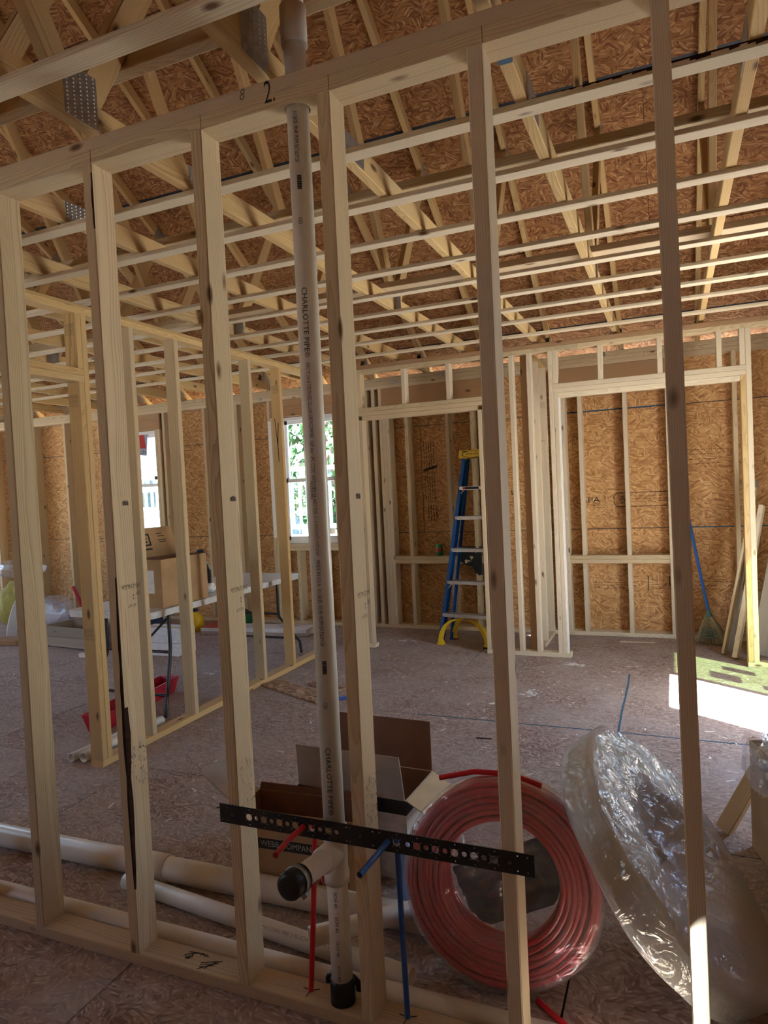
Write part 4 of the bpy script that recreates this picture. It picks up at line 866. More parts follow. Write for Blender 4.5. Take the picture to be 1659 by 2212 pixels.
# ---------------------------------------------------------------- tubing coils
def coil(name, lab, C, nrm, R, ri, th, mat, rows_, wrap, seed):
    C, nrm = V(C), V(nrm).normalized(); X = V((0, 0, 1)).cross(nrm).normalized(); Y = nrm.cross(X); Mc = frame(C, X, Y, nrm)
    o = empty(name, C, lab, 'coil'); rr5 = random.Random(seed); b = MB(); nl, nr_ = rows_; d = th / nr_; dr_ = (R - ri) / nl; n = 56
    for i in range(nl):
        for k in range(nr_):
            rad = ri + dr_ * (i + .5); z0 = -th / 2 + d * (k + .5); vs = []; fs = []; ph = rr5.uniform(0, 6); am = rr5.uniform(0.001, 0.005)
            for q in range(n):
                a = 2 * PI * q / n; r1 = rad + am * math.sin(2 * a + ph); zz = z0 + 0.6 * am * math.sin(3 * a + ph)
                for e in range(6):
                    t = 2 * PI * e / 6; p = r1 + dr_ * 0.56 * math.cos(t); vs.append(Mc @ V((p * math.cos(a), p * math.sin(a), zz + d * 0.56 * math.sin(t))))
            for q in range(n):
                for e in range(6):
                    a_, b_ = q * 6 + e, q * 6 + (e + 1) % 6; c_, d2 = ((q + 1) % n) * 6 + e, ((q + 1) % n) * 6 + (e + 1) % 6; fs.append((a_, c_, d2, b_))
            b.add(vs, fs, 0, True)
    b.build('tubing', mat, o)
    # bag: shell round the ring, sunk in over the hole
    ws = [(rr5.uniform(2, 9), rr5.uniform(1, 5), rr5.uniform(0, 6), rr5.uniform(0.3, 1)) for _ in range(12)]
    vs = []; fs = []; na, npf = 96, 26
    for q in range(na):
        a = 2 * PI * q / na
        for e in range(npf + 1):
            t = e / npf                                   # 0 front centre .. 1 back centre
            if t < 0.4: rr_ = (t / 0.4) * (R + 0.012); zz = th / 2 + 0.012 - wrap * (1 - min(1, rr_ / ri) ** 2)
            elif t < 0.6: rr_ = R + 0.012; zz = (th / 2 + 0.012) * (1 - (t - 0.4) / 0.1)
            else: rr_ = ((1 - t) / 0.4) * (R + 0.012); zz = -(th / 2 + 0.012) + wrap * 0.6 * (1 - min(1, rr_ / ri) ** 2)
            wv = sum(am * math.sin(k1 * a + k2 * 3 * t * 6 + ph) for k1, k2, ph, am in ws) * 0.0022
            rr_ *= 1 + wv * 0.8; vs.append(Mc @ V((rr_ * math.cos(a), rr_ * math.sin(a), zz + wv * (2.2 if rr_ < ri else 0.8))))
    for q in range(na):
        for e in range(npf):
            a_ = q * (npf + 1) + e; b_ = ((q + 1) % na) * (npf + 1) + e; fs.append((a_, a_ + 1, b_ + 1, b_))
    MB().add(vs, fs, 0, True).build('plastic_wrap', WRAPC if name != 'red_tubing_coil' else WRAPR, o)
    return o, Mc
rc, Mc = coil('red_tubing_coil', 'coil of red water tubing in clear plastic leaning behind the near wall', (0.692, 0.345, 0.302), (0.06, -0.975, 0.20), 0.286, 0.172, 0.105, REDC, (7, 7), 0.05, 11)
vs, fs = [], []
for i in range(13):                                           # ridged label sheet at the back of the hole
    for k in range(29):
        u, v = -0.155 + 0.31 * i / 12, -0.125 + 0.25 * k / 28; q = math.hypot(u, v)
        if q > 0.165: u, v = u * 0.165 / q, v * 0.165 / q
        v = min(v, 0.062); c_, s_ = math.cos(-0.42), math.sin(-0.42)
        vs.append(Mc @ V(((u * c_ + v * s_), (-u * s_ + v * c_) , -0.045 + 0.006 * math.sin(k * 1.35))))
for i in range(12):
    for k in range(28): fs.append((i * 29 + k, i * 29 + k + 1, (i + 1) * 29 + k + 1, (i + 1) * 29 + k))
fs = [f for f in fs if len({tuple(round(c, 5) for c in vs[q]) for q in f}) == 4]
MB().add(vs, fs, 0, True).build('navy_label', NAVY, rc)
MB().tube([Mc @ V(p) for p in ((-0.19, 0.275, 0.03), (-0.08, 0.303, 0.03), (0.03, 0.305, 0.025), (0.12, 0.276, 0.01))], 0.0085, 8).build('loose_end', REDP, rc)
MB().tube([(0.80, 0.26, 0.0095), (0.90, 0.185, 0.0095), (1.00, 0.15, 0.0095), (1.06, 0.125, 0.0095)], 0.0085, 8).build('loose_end', REDP, rc)
C2 = V((1.150, 0.512, 0.352)); vw = (CAM - C2).normalized(); a_ = V((-0.615, -0.20, 0.765)).normalized(); p_ = vw.cross(a_).normalized()
if p_.x < 0: p_ = -p_
a_ = a_; n2 = vw * 0.46 + p_ * 0.89; n2 = (n2 - a_ * n2.dot(a_)).normalized()
wc2, Mw = coil('white_tubing_coil', 'large coil of white tubing wrapped in shiny clear plastic at lower right', C2, n2, 0.39, 0.215, 0.095, WHITEP, (5, 5), 0.085, 23)
MB().box((-0.11, 0.0, -0.02), (0.06, 0.10, -0.017), 0, Mw).build('paper_slip', WHITEB, wc2); MB().box((-0.05, 0.10, 0.0), (-0.03, 0.15, 0.003), 0, Mw).build('red_tag', REDP, wc2)

# ---------------------------------------------------------------- right edge: prop, boxes
pr = beam('prop_board', None, (1.352, 1.44, 0.012), (2.385, 1.62, 1.98), 0.064, 0.036, (0.85, -0.5, 0), PINE); tag(pr, 'single lumber stud leaning to the right beyond the tallest near stud', 'board')
cr, M2 = carton('lined_carton', 'cardboard carton with clear plastic spilling over its rim at the right edge', (1.80, 1.19, 0), 0.60, 0.50, 0.43, 0.25, (CARD, CARDI), ())
o = sheet_lump('bag_tmp', 'x', (0, 0, 0), 0.28, (1.25, 1.0, 0.55), WRAP, 31); me = o.data; bpy.data.objects.remove(o)
mesh_obj('plastic_liner', me, None, cr, M2 @ T(0, 0.02, 0.30))
b = MB(); rr6 = random.Random(2); vs = []; fs = []
for i in range(25):
    u = i / 24; y = 0.24 - 0.48 * u
    for k, (dx, z) in enumerate(((0.03, 0.45), (-0.012, 0.462), (-0.03, 0.43), (-0.034, 0.43 - (0.03 + 0.11 * abs(math.sin(3.3 * u + .6)))))): vs.append((-0.30 + dx + rr6.uniform(-.008, .004), y + rr6.uniform(-.01, .01), z + rr6.uniform(-.006, .01)))
for i in range(24):
    for k in range(3): fs.append((i * 4 + k, i * 4 + k + 1, (i + 1) * 4 + k + 1, (i + 1) * 4 + k))
MB().add(vs, fs, 0, True).build('hanging_film', WRAP, cr, M2)
tag(beam('cardboard_sheet', None, (1.60, 0.62, 0.0), (1.63, 0.72, 0.46), 0.42, 0.006, (0.75, -0.66, 0), CARD), 'bare cardboard sheet standing on edge at the right edge of the photo', 'cardboard')
tag(beam('cardboard_scrap', None, (1.50, 0.88, 0.003), (1.70, 0.82, 0.003), 0.10, 0.005, (0.3, 1, 0), CARD), 'flat cardboard scrap on the floor behind the white coil', 'cardboard')

# ---------------------------------------------------------------- scrap on the floor
tag(beam('osb_offcut', None, (-1.74, 2.86, 0.0095), (-1.12, 2.585, 0.0095), 0.16, 0.017, (0.4, 1, 0), OSB_S), 'long OSB offcut lying beside the left wall plate', 'offcut', 'OSB offcuts')
tag(beam('osb_offcut', None, (-1.40, 2.94, 0.0095), (-1.10, 2.82, 0.0095), 0.11, 0.017, (0.4, 1, 0), OSB_S), 'short OSB offcut half hidden by the vent pipe', 'offcut', 'OSB offcuts')
kn = empty('blue_tool', (-1.1, 2.68, 0), 'small blue handled tool on the floor beside the vent pipe', 'tool')
MB().tube([(-1.03, 2.62, 0.013), (-0.96, 2.66, 0.013), (-0.89, 2.70, 0.013)], [0.011, 0.012, 0.009], 8).build('handle', BROOMB, kn); MB().box((-1.06, 2.60, 0.004), (-1.02, 2.62, 0.009)).build('blade', STEEL, kn)
tag(beam('white_shim', None, (0.02, 2.80, 0.003), (0.10, 2.87, 0.003), 0.018, 0.004, (1, -1, 0), CHIP), 'white shim lying on the open floor', 'shim')
tag(beam('lath_strip', None, (0.72, 4.78, 0.004), (1.02, 4.80, 0.004), 0.022, 0.006, (0, 1, 0), PALE), 'pale lath strip lying in the right closet', 'strip')
for x, y, a, L, lab in ((-0.55, 1.98, 0.5, 0.07, 'dark splinter beside the fixture carton'), (0.10, 2.18, 0.1, 0.09, 'dark splinter in the middle of the floor'), (0.95, 2.2, -0.1, 0.07, 'dark splinter near the blue chalk corner'), (1.12, 1.62, 0.1, 0.05, 'dark splinter beside the tallest near stud'), (-0.85, 0.98, 0.6, 0.17, 'long dark splinter in front of the lettered carton'), (-1.6, 3.4, 0.5, 0.08, 'dark splinter near the table leg')):
    tag(beam('splinter', None, (x, y, 0.004), (x + L * math.cos(a), y + L * math.sin(a), 0.004), 0.009, 0.005, (-math.sin(a), math.cos(a), 0), DARKCHIP), lab, 'splinter', 'dark splinters')
b = MB(); rr7 = random.Random(12)
for k in range(700):
    x, y = rr7.uniform(-4.5, 1.9), rr7.uniform(0.3, 4.9); a = rr7.uniform(0, PI); L, w_ = rr7.uniform(0.006, 0.03), rr7.uniform(0.002, 0.006); d = V((math.cos(a), math.sin(a), 0)); n9 = V((-d.y, d.x, 0)); p = V((x, y, 0.0008))
    if any(x0 - .04 < x < x1_ + .04 and ya - .04 < y < yb_ + .04 for x0, x1_, ya, yb_ in ((-.45, .32, .26, 1.05), (.35, 1.7, .0, 1.0), (1.3, 2.4, .8, 1.75), (-3.7, -1.7, 1.1, 5), (-2.0, -.85, 2.4, 3.05), (-3, 2.4, 0, .5), (-6, -3.6, 3.1, 5), (-1.8, 2.4, 4.05, 5), (-4.2, -3.8, 3.1, 3.3), (.0, .12, 2.77, 2.9))): continue
    b.add([p - d * L - n9 * w_, p + d * L - n9 * w_ * .6, p + d * L * .9 + n9 * w_, p - d * L + n9 * w_, p + V((0, 0, 0.003))], [(0, 1, 4), (1, 2, 4), (2, 3, 4), (3, 0, 4)])
tag(b.build('wood_chips', CHIP), 'tiny pale wood chips strewn over the subfloor', 'wood chips', kind='stuff')

# ---------------------------------------------------------------- step ladder
ld = empty('step_ladder', (-0.605, 4.34, 0), 'blue fibreglass step ladder with a yellow top standing in the left closet', 'ladder')
BL, BR = V((-0.868, 4.375, 0)), V((-0.345, 4.30, 0)); UL, UR = V((-0.655, 4.72, 1.735)), V((-0.335, 4.675, 1.735))
RT = (BR - BL).normalized()
def rail(p0, p1, side):
    d = (p1 - p0).normalized(); X = (RT - d * RT.dot(d)).normalized(); Y = d.cross(X)   # Y points to the back
    if Y.y < 0: Y = -Y
    Mq = frame(p0, X, d, X.cross(d)); s = 1 if side == 'l' else -1; zb = 1 if X.cross(d).y > 0 else -1; L = (p1 - p0).length
    b = MB(); lo = lambda a, b_: (min(a, b_), max(a, b_))
    def bx(x0, x1, z0, z1): x0, x1 = lo(s * x0, s * x1); z0, z1 = lo(zb * z0, zb * z1); b.box((x0, 0.002, z0), (x1, L, z1), 0, Mq)
    bx(0, 0.032, 0, 0.005); bx(0, 0.005, 0.005, 0.075); bx(0, 0.032, 0.070, 0.075)
    for z in (0.028, 0.046): bx(0.005, 0.008, z - 0.004, z + 0.004)
    return b.build('rail', FGB, ld)
rail(BL, UL, 'l'); rail(BR, UR, 'r')
bk_ = V((0.03, 0.085, 0))
RBL, RBR, RUL, RUR = BL + V((0.06, 0.20, 0)), BR + V((0.03, 0.20, 0)), UL + bk_, UR + bk_
for p, q, s in ((RBL, RUL, 'l'), (RBR, RUR, 'r')):
    d = (q - p).normalized(); X = (RT - d * RT.dot(d)).normalized(); Mq = frame(p, X, d, X.cross(d)); L = (q - p).length
    MB().box((0, 0.002, -0.015), (0.004, L, 0.015), 0, Mq).box((0, 0.002, -0.015), (0.022, L, -0.011), 0, Mq).build('rear_rail', FGB, ld)
fw_ = ((BL + BR) / 2 - (UL + UR) / 2); fdir = V((RT.y, -RT.x, 0)) * 1.0
if fdir.y > 0: fdir = -fdir
for z in (0.285, 0.585, 0.885, 1.185, 1.465):
    t = z / 1.735; a, b_ = BL.lerp(UL, t) + RT * 0.004, BR.lerp(UR, t) - RT * 0.004; L = (b_ - a).length; Mq = frame(a, RT, -fdir, V((0, 0, 1)))
    MB().box((0.006, -0.006, -0.033), (L - 0.006, -0.002, 0.0), 0, Mq).box((0.006, -0.006, -0.004), (L - 0.006, 0.075, 0.0), 0, Mq).box((0.006, 0.071, -0.025), (L - 0.006, 0.075, -0.004), 0, Mq).build('step', ALU, ld)
    for e in (0.0, L):
        MB().lathe([(0.0005, -0.0), (0.006, 0.001), (0.005, 0.003), (0.0005, 0.004)], 8, frame(a + RT * (e + (0.014 if e == 0 else -0.014)) + fdir * 0.0065 + V((0, 0, -0.015)), RT, V((0, 0, 1)), fdir)).build('rivet', ALU, ld)
    if z in (0.585, 1.465):
        for s, c in ((1, a), (-1, b_)):
            MB().tube([c + RT * s * 0.012 + V((0, 0, -0.075)), c + RT * s * 0.065 + V((0, 0, -0.02))], 0.006, 6).build('step_brace', ALU, ld)
MB().box((0.036, -0.0075, -0.028), (0.20, -0.0062, -0.006), 0, frame(BL.lerp(UL, 1.465 / 1.735) + RT * 0.012, RT, -fdir, V((0, 0, 1)))).build('rating_label', BLACKB, ld)
MB().box((0.04, -0.0082, -0.026), (0.06, -0.0076, -0.008), 0, frame(BL.lerp(UL, 1.465 / 1.735) + RT * 0.012, RT, -fdir, V((0, 0, 1)))).build('rating_mark', REDI, ld)
tz = 1.735; Mt = frame((UL + UR) / 2, RT, -fdir, V((0, 0, 1)))
MB().prism([(-0.185, -0.0), (0.185, 0.0), (0.178, 0.075), (-0.178, 0.075)], -0.012, 0.175, frame((UL + UR) / 2 + fdir * 0.012, RT, V((0, 0, 1)), fdir * -1)).build('top_cap', YELP, ld)
fc = (UL + UR) / 2 + fdir * 0.0246
text('lettering', 'WERNER', 0.036, ld, fc + V((0, 0, 0.036)) - RT * 0.045, RT, (0, 0, 1), BLACKB, 'CENTER', 0.95)
b = MB(); Mo = frame(fc - RT * 0.045 + V((0, 0, 0.036)), RT, V((0, 0, 1)), fdir); vs = []; fs = []
for q in range(32):
    a = 2 * PI * q / 32; vs += [Mo @ V((0.098 * math.cos(a), 0.029 * math.sin(a), 0)), Mo @ V((0.106 * math.cos(a), 0.034 * math.sin(a), 0))]
for q in range(32): a = 2 * q; c = 2 * ((q + 1) % 32); fs.append((a, a + 1, c + 1, c))
MB().add(vs, fs).build('logo_ring', BLACKB, ld)
strokes('tool_icon', ld, [[(-0.145, 0.062), (-0.10, 0.064)]], 0.007, BLACKB, fc, RT, (0, 0, 1))
for base, other, dep in ((BL, BR, 0.0), (BR, BL, 0.0), (RBL, RBR, 0.03), (RBR, RBL, 0.03)):
    s = (other - base).normalized(); n = 9; L = []
    for i in range(n + 1):
        t = i / n; a = t * PI / 2
        L.append((0.012 + 0.19 * (1 - math.cos(a)), 0.012 + 0.235 * math.sin(a)))
    inn = [(x + 0.034, z - 0.004) for x, z in L]; inn[0] = (L[0][0] + 0.052, 0.012)
    poly = L + inn[::-1]; Mq = frame(base + V((0, 0.012 + dep, 0)), s, V((0, 0, 1)), s.cross(V((0, 0, 1))))
    for i in range(n): pass
    b = MB()
    for i in range(n): b.prism([L[i], inn[i], inn[i + 1], L[i + 1]], -0.02, 0.02, Mq)
    b.build('corner_brace', YELP, ld)
    MB().box((-0.003, -0.02, 0.0), (0.062, 0.03, 0.013), 0, frame(base + V((0, 0.012 + dep, 0)), s, V((0, 0, 1)).cross(s), V((0, 0, 1)))).build('foot', YELP if base is BL else RUBBER, ld)

# ---------------------------------------------------------------- closet odds and ends
cn = empty('drink_can', (-1.038, YB + 0.055, 0.7625), 'green and red drink can standing on the left closet ledge', 'can')
MB().lathe([(0.0005, 0.002), (0.025, 0.0), (0.032, 0.008), (0.033, 0.02), (0.033, 0.105), (0.027, 0.118), (0.0265, 0.121)], 20, T(-1.038, YB + 0.055, 0.7625)).build('body', GREENP, cn)
MB().lathe([(0.0265, 0.1212), (0.024, 0.1195), (0.0005, 0.1195)], 20, T(-1.038, YB + 0.055, 0.7625)).build('lid', ALU, cn)
b = MB()
for k in range(10):
    a0_, a1_ = -2.3 + 0.16 * k, -2.3 + 0.16 * (k + 1); z = lambda a: 0.045 + 0.012 * (a + 1.5)
    b.add([(-1.038 + 0.0334 * math.cos(a), YB + 0.055 + 0.0334 * math.sin(a), 0.7625 + z(a) + h) for a, h in ((a0_, 0), (a1_, 0), (a1_, 0.032), (a0_, 0.032))], [(0, 1, 2, 3)])
b.build('red_band', REDT, cn)
fl_ = MB(); vs = []; fs = []
prof = [(-0.80, 0.855, 0.70), (-0.74, 0.86, 0.668), (-0.68, 0.86, 0.655), (-0.645, 0.86, 0.60), (-0.61, 0.858, 0.565), (-0.575, 0.855, 0.575)]
for i, (x, zt, zb) in enumerate(prof):
    for k in range(5): vs.append((x, YB - 0.004 - 0.006 * math.sin(i * 1.3 + k), zt + (zb - zt) * k / 4))
for i in range(5):
    for k in range(4): fs.append((i * 5 + k, i * 5 + k + 1, (i + 1) * 5 + k + 1, (i + 1) * 5 + k))
o = MB().add(vs, fs, 0, True).build('felt_scrap', plain('black_felt', (0.018, 0.018, 0.02), 0.95)); md = o.modifiers.new('t', 'SOLIDIFY'); md.thickness = 0.003
tag(o, 'torn black felt sheet hanging on the ledge behind the ladder', 'felt')
bm_ = empty('corn_broom', (1.49, 4.80, 0), 'blue handled straw broom leaning on the back wall of the right closet', 'broom')
h0, h1 = V((1.455, 4.83, 0.285)), V((1.305, 4.985, 1.21))
MB().tube([h0 - (h1 - h0) * 0.05, h0, h1], 0.0135, 10).build('handle', BROOMB, bm_)
MB().tube([h0 + (h0 - h1).normalized() * 0.045, h0 + (h1 - h0).normalized() * 0.01], [0.026, 0.016], 10).build('neck', STRAWB, bm_)
b = MB(); rr8 = random.Random(4); ax = V((0.10, -0.03, -1)).normalized(); wdv = V((0.93, -0.36, 0.05)).normalized(); tkv = ax.cross(wdv); top = h0 + V((0, 0, -0.02))
for k in range(230):
    u, v_ = rr8.uniform(-1, 1), rr8.uniform(-1, 1); L = 0.265 + rr8.uniform(-0.015, 0.0) - 0.02 * abs(u)
    p0 = top + wdv * u * 0.018 + tkv * v_ * 0.014; pm = top + ax * L * .45 + wdv * u * 0.075 + tkv * v_ * 0.026; p1 = top + ax * L + wdv * u * 0.13 + tkv * v_ * 0.03
    if p1.z < 0.004: p1.z = 0.004
    b.tube([p0, pm, p1], 0.0032, 3, cap=False)
tag(b.build('bristles', STRAW, bm_), None, None, kind='stuff')
for f in (0.50, 0.62, 0.74): 
    c = top + ax * 0.265 * f; hw = 0.018 + (0.112) * f + 0.006; pts = [c + wdv * hw * math.cos(a) + tkv * 0.033 * math.sin(a) for a in [2 * PI * i / 24 for i in range(25)]]
    MB().tube(pts, 0.0045, 5, cap=False).build('stitching', STRAWB, bm_)
for k, (xb_2, yb, xt, yt, zt, w_, t_, xdv, mt, lab) in enumerate(((1.545, 4.50, 1.82, 4.62, 1.35, 0.089, 0.019, (0.3, 1, 0), PINE, 'thin dark edged board leaning nearest the broom'), (1.62, 4.36, 1.86, 4.60, 1.2, 0.089, 0.038, (0.3, 1, 0), PALE, 'pale stud leaning in the right closet, farthest right of the leaning pair'),
        (1.60, 4.62, 1.84, 4.74, 1.4, 0.089, 0.019, (0.4, 1, 0), OLDW, 'weathered board leaning behind the pale stud'), (1.80, 4.48, 2.02, 4.72, 1.0, 0.14, 0.019, (1, 0.2, 0), OLDW, 'wide grey board leaning behind the closet door jamb'))):
    tag(beam('leaning_board', None, (xb_2, yb, 0.012), (xt, yt, zt), w_, t_, xdv, mt), lab, 'board', 'boards leaning in the right closet')

# ---------------------------------------------------------------- folding table and what is on it
tx0, tx1, ty0, ty1, tz = -2.76, -2.00, 1.87, 3.86, 0.735
tb_ = empty('folding_table', ((tx0 + tx1) / 2, (ty0 + ty1) / 2, 0), 'grey plastic folding table behind the left stud wall', 'table')
def rr_poly(x0, x1, y0, y1, r, n=5):
    P = []
    for cx, cy, a0 in ((x1 - r, y1 - r, 0), (x0 + r, y1 - r, PI / 2), (x0 + r, y0 + r, PI), (x1 - r, y0 + r, 1.5 * PI)):
        for i in range(n + 1): a = a0 + PI / 2 * i / n; P.append((cx + r * math.cos(a), cy + r * math.sin(a)))
    return P
MB().prism(rr_poly(tx0, tx1, ty0, ty1, 0.06), tz - 0.012, tz).prism(rr_poly(tx0 + .004, tx1 - .004, ty0 + .004, ty1 - .004, 0.056), tz - 0.045, tz - 0.012).build('tabletop', TABLE, tb_)
for s, y in ((1, ty0 + 0.28), (-1, ty1 - 0.28)):
    for x in (tx0 + 0.09, tx1 - 0.09):
        yo = y - s * 0.20
        MB().tube([(x, y, tz - 0.046), (x, y, tz - 0.30), (x + 0.0, y - s * 0.01, tz - 0.36), (x + (0.10 if x > -2.4 else -0.0), yo + s * 0.02, 0.12), (x + (0.10 if x > -2.4 else 0.0), yo, 0.013)], 0.0127, 10).build('leg', BLACKM, tb_)
    MB().tube([(tx0 + 0.09, y, tz - 0.33), (tx1 - 0.09, y, tz - 0.33)], 0.011, 8).build('cross_bar', BLACKM, tb_)
    MB().tube([(tx0 + 0.09, y - s * 0.16, 0.15), (tx1 - 0.01, y - s * 0.16, 0.15)], 0.011, 8).build('foot_bar', BLACKM, tb_)
    MB().tube([((tx0 + tx1) / 2, y, tz - 0.33), ((tx0 + tx1) / 2, y + s * 0.5, tz - 0.06)], 0.009, 8).build('fold_brace', BLACKM, tb_)
    MB().box((tx0 + 0.05, y - 0.02, tz - 0.06), (tx1 - 0.05, y + 0.02, tz - 0.0455)).build('leg_bracket', BLACKM, tb_)
bx, M3 = carton('tool_carton', 'open brown carton with a square black maze logo on the folding table', (-2.16, 2.29, tz), 0.26, 0.46, 0.335, -0.06, (CARD, CARDI), (('b', 0.0, 0.1, CARD), ('l', 0.22, 0.32, CARD)))
ch = [c for c in bx.children if c.name.startswith('flap')]; bpy.data.objects.remove(ch[0])
# logo on the inside of the raised flap that faces the room
up = V((-math.sin(0.32), 0, math.cos(0.32))); org = V((-0.13, 0, 0.335)); Ml = M3 @ frame(org + V((0.0045, 0, 0.0)) + up * 0.06, V((0, 1, 0)), up, V((0, 1, 0)).cross(up))
sq = [[(-0.15, 0.0), (-0.15, 0.11), (-0.03, 0.11), (-0.03, 0.03), (-0.115, 0.03)], [(-0.15, 0.0), (-0.03, 0.0)], [(-0.115, 0.03), (-0.115, 0.08), (-0.06, 0.08)], [(-0.06, 0.055), (-0.09, 0.055)]]
strokes('logo', bx, sq, 0.013, BLACKB, Ml.translation, Ml.to_3x3() @ V((1, 0, 0)), Ml.to_3x3() @ V((0, 1, 0)))
strokes('printed_lines', bx, [[(0.05, 0.11), (0.10, 0.11)], [(0.06, 0.09), (0.12, 0.09)], [(0.05, 0.06), (0.13, 0.06)], [(0.06, 0.045), (0.12, 0.045)]], 0.006, FAINT, Ml.translation, Ml.to_3x3() @ V((1, 0, 0)), Ml.to_3x3() @ V((0, 1, 0)))
MB().box((-0.10, -0.2312, 0.10), (0.06, -0.2302, 0.26)).build('shipping_label', WHITEB, bx, M3)
sp = empty('spray_bottle', (-2.40, 2.93, tz), 'black pump sprayer standing behind the carton on the table', 'bottle')
MB().lathe([(0.0005, 0.001), (0.07, 0.0), (0.078, 0.02), (0.08, 0.14), (0.06, 0.20), (0.032, 0.235), (0.030, 0.255)], 22, T(-2.40, 2.93, tz)).build('bottle', RUBBER, sp)
MB().lathe([(0.034, 0.24), (0.036, 0.262), (0.022, 0.275), (0.02, 0.30), (0.035, 0.302), (0.033, 0.318), (0.0005, 0.322)], 16, T(-2.40, 2.93, tz)).box((-0.015, -0.012, 0.268), (0.06, 0.012, 0.288), 0, T(-2.40, 2.93, tz)).box((-0.05, -0.008, 0.29), (0.045, 0.008, 0.300), 0, T(-2.40, 2.93, tz)).build('pump_head', BLACKM, sp)
sheet_lump('white_rag', 'crumpled white rag beside the carton on the table', (-2.17, 2.72, tz + 0.001), 0.06, (1, 1, 0.6), VINYL, 8, cat='rag')
td = empty('red_tray', (-2.3, 2.0, 0), 'long red plastic trough on the floor under the folding table', 'tray')
Mtd = frame((-2.27, 1.60, 0.0), V((0.97, 0.24, 0)).normalized(), V((-0.17, 0.985, 0)).normalized(), V((0, 0, 1)))
L, wb_, wt_, hh, t = 0.92, 0.10, 0.16, 0.12, 0.004
b = MB()
for s in (-1, 1): b.add([Mtd @ V(p) for p in ((s * wb_ / 2, 0.02, 0.002), (s * wt_ / 2, 0, hh), (s * wt_ / 2, L, hh), (s * wb_ / 2, L - .02, 0.002), (s * (wb_ / 2 - t), 0.02, 0.006), (s * (wt_ / 2 - t), t, hh), (s * (wt_ / 2 - t), L - t, hh), (s * (wb_ / 2 - t), L - .02, 0.006))], [(0, 1, 2, 3), (4, 7, 6, 5), (1, 5, 6, 2)])
for y, y2 in ((0.02, 0.0), (L - 0.02, L)): 
    e = t if y < 0.5 else -t
    b.add([Mtd @ V(p) for p in ((-wb_ / 2, y, 0.002), (wb_ / 2, y, 0.002), (wt_ / 2, y2, hh), (-wt_ / 2, y2, hh), (-wb_ / 2, y + e, 0.006), (wb_ / 2, y + e, 0.006), (wt_ / 2, y2 + e, hh), (-wt_ / 2, y2 + e, hh))], [(0, 1, 2, 3), (4, 7, 6, 5), (3, 2, 6, 7)])
b.add([Mtd @ V(p) for p in ((-wb_ / 2, 0.02, 0.002), (wb_ / 2, 0.02, 0.002), (wb_ / 2, L - .02, 0.002), (-wb_ / 2, L - .02, 0.002))], [(0, 1, 2, 3)])
b.build('trough', REDT, td)
MB().box((-0.03, 0.1, 0.004), (0.03, L - 0.1, 0.007), 0, Mtd).build('scraper', ALU, td)
pk = empty('flat_package', (-2.9, 4.35, 0), 'long flat white carton with a red end under the window', 'package')
Mp = frame((-3.55, 4.32, 0), V((0.995, 0.09, 0)), V((-0.09, 0.995, 0)), V((0, 0, 1)))
MB().box((0, 0, 0.001), (1.25, 0.26, 0.07), 0, Mp).build('carton', WHITEB, pk); MB().box((0.0, -0.0006, 0.0705), (0.30, 0.26, 0.0715), 0, Mp).box((-0.0006, 0, 0.002), (0.0, 0.26, 0.07), 0, Mp).build('red_end', REDT, pk); MB().box((0.0, -0.003, 0.001), (1.25, -0.0005, 0.035), 0, Mp).build('dark_band', CARDG, pk)
for (x, y, a, lab) in ((0.55, 0.12, 0.2, 'left sheet of printed paper on the long flat package'), (0.98, 0.13, -0.25, 'right sheet of printed paper on the long flat package')):
    o = empty('paper_sheet', Mp @ V((x, y, 0.0725)), lab, 'paper', 'papers on the flat package'); Mz = Mp @ T(x, y, 0.0722) @ Matrix.Rotation(a, 4, 'Z')
    MB().box((-0.11, -0.14, 0), (0.11, 0.14, 0.001), 0, Mz).build('sheet', WHITEB, o); strokes('print', o, [[(-0.08, 0.09 - .03 * k), (0.07, 0.09 - .03 * k)] for k in range(6)], 0.006, FAINT, Mz @ V((0, 0, 0.0012)), Mz.to_3x3() @ V((1, 0, 0)), Mz.to_3x3() @ V((0, 1, 0)))
def jar(name, lab, x, y, r, h, mat):
    o = empty(name, (x, y, 0), lab, 'jug'); MB().lathe([(0.0005, 0.001), (r, 0.001), (r, h * .7), (r * .45, h * .9), (r * .4, h)], 18, T(x, y, 0)).build('bottle', mat, o); MB().lathe([(r * .45, h), (r * .45, h + .03), (0.0005, h + .032)], 14, T(x, y, 0)).build('cap', BLACKM, o); return o
jar('yellow_jug', 'yellow jug on the floor seen under the table', -3.72, 4.45, 0.09, 0.22, YELP); 
o = empty('green_spool', (-3.35, 4.66, 0), 'green cable spool lying under the table', 'spool')
Mg = frame((-3.42, 4.72, 0.095), V((0, 0, 1)), V((0, 1, 0)), V((1, 0, 0)))
MB().lathe([(0.094, 0), (0.094, 0.02), (0.07, 0.025), (0.07, 0.19), (0.094, 0.195), (0.094, 0.21), (0.0005, 0.211)], 22, Mg).lathe([(0.0005, -0.001), (0.094, 0)], 22, Mg).build('drum', GREENP, o); MB().lathe([(0.02, -0.012), (0.03, -0.012), (0.03, -0.001)], 14, Mg).build('hub', BLACKM, o)
o = jar('black_flask', 'black bottle on the floor under the right window', -2.35, 4.93, 0.045, 0.20, RUBBER)
tag(board('trim_strip', None, (-2.985, YB - 0.014, 0.98), (-2.945, YB - 0.002, 2.30), PVC), 'narrow white trim strip fixed beside the right window', 'trim')

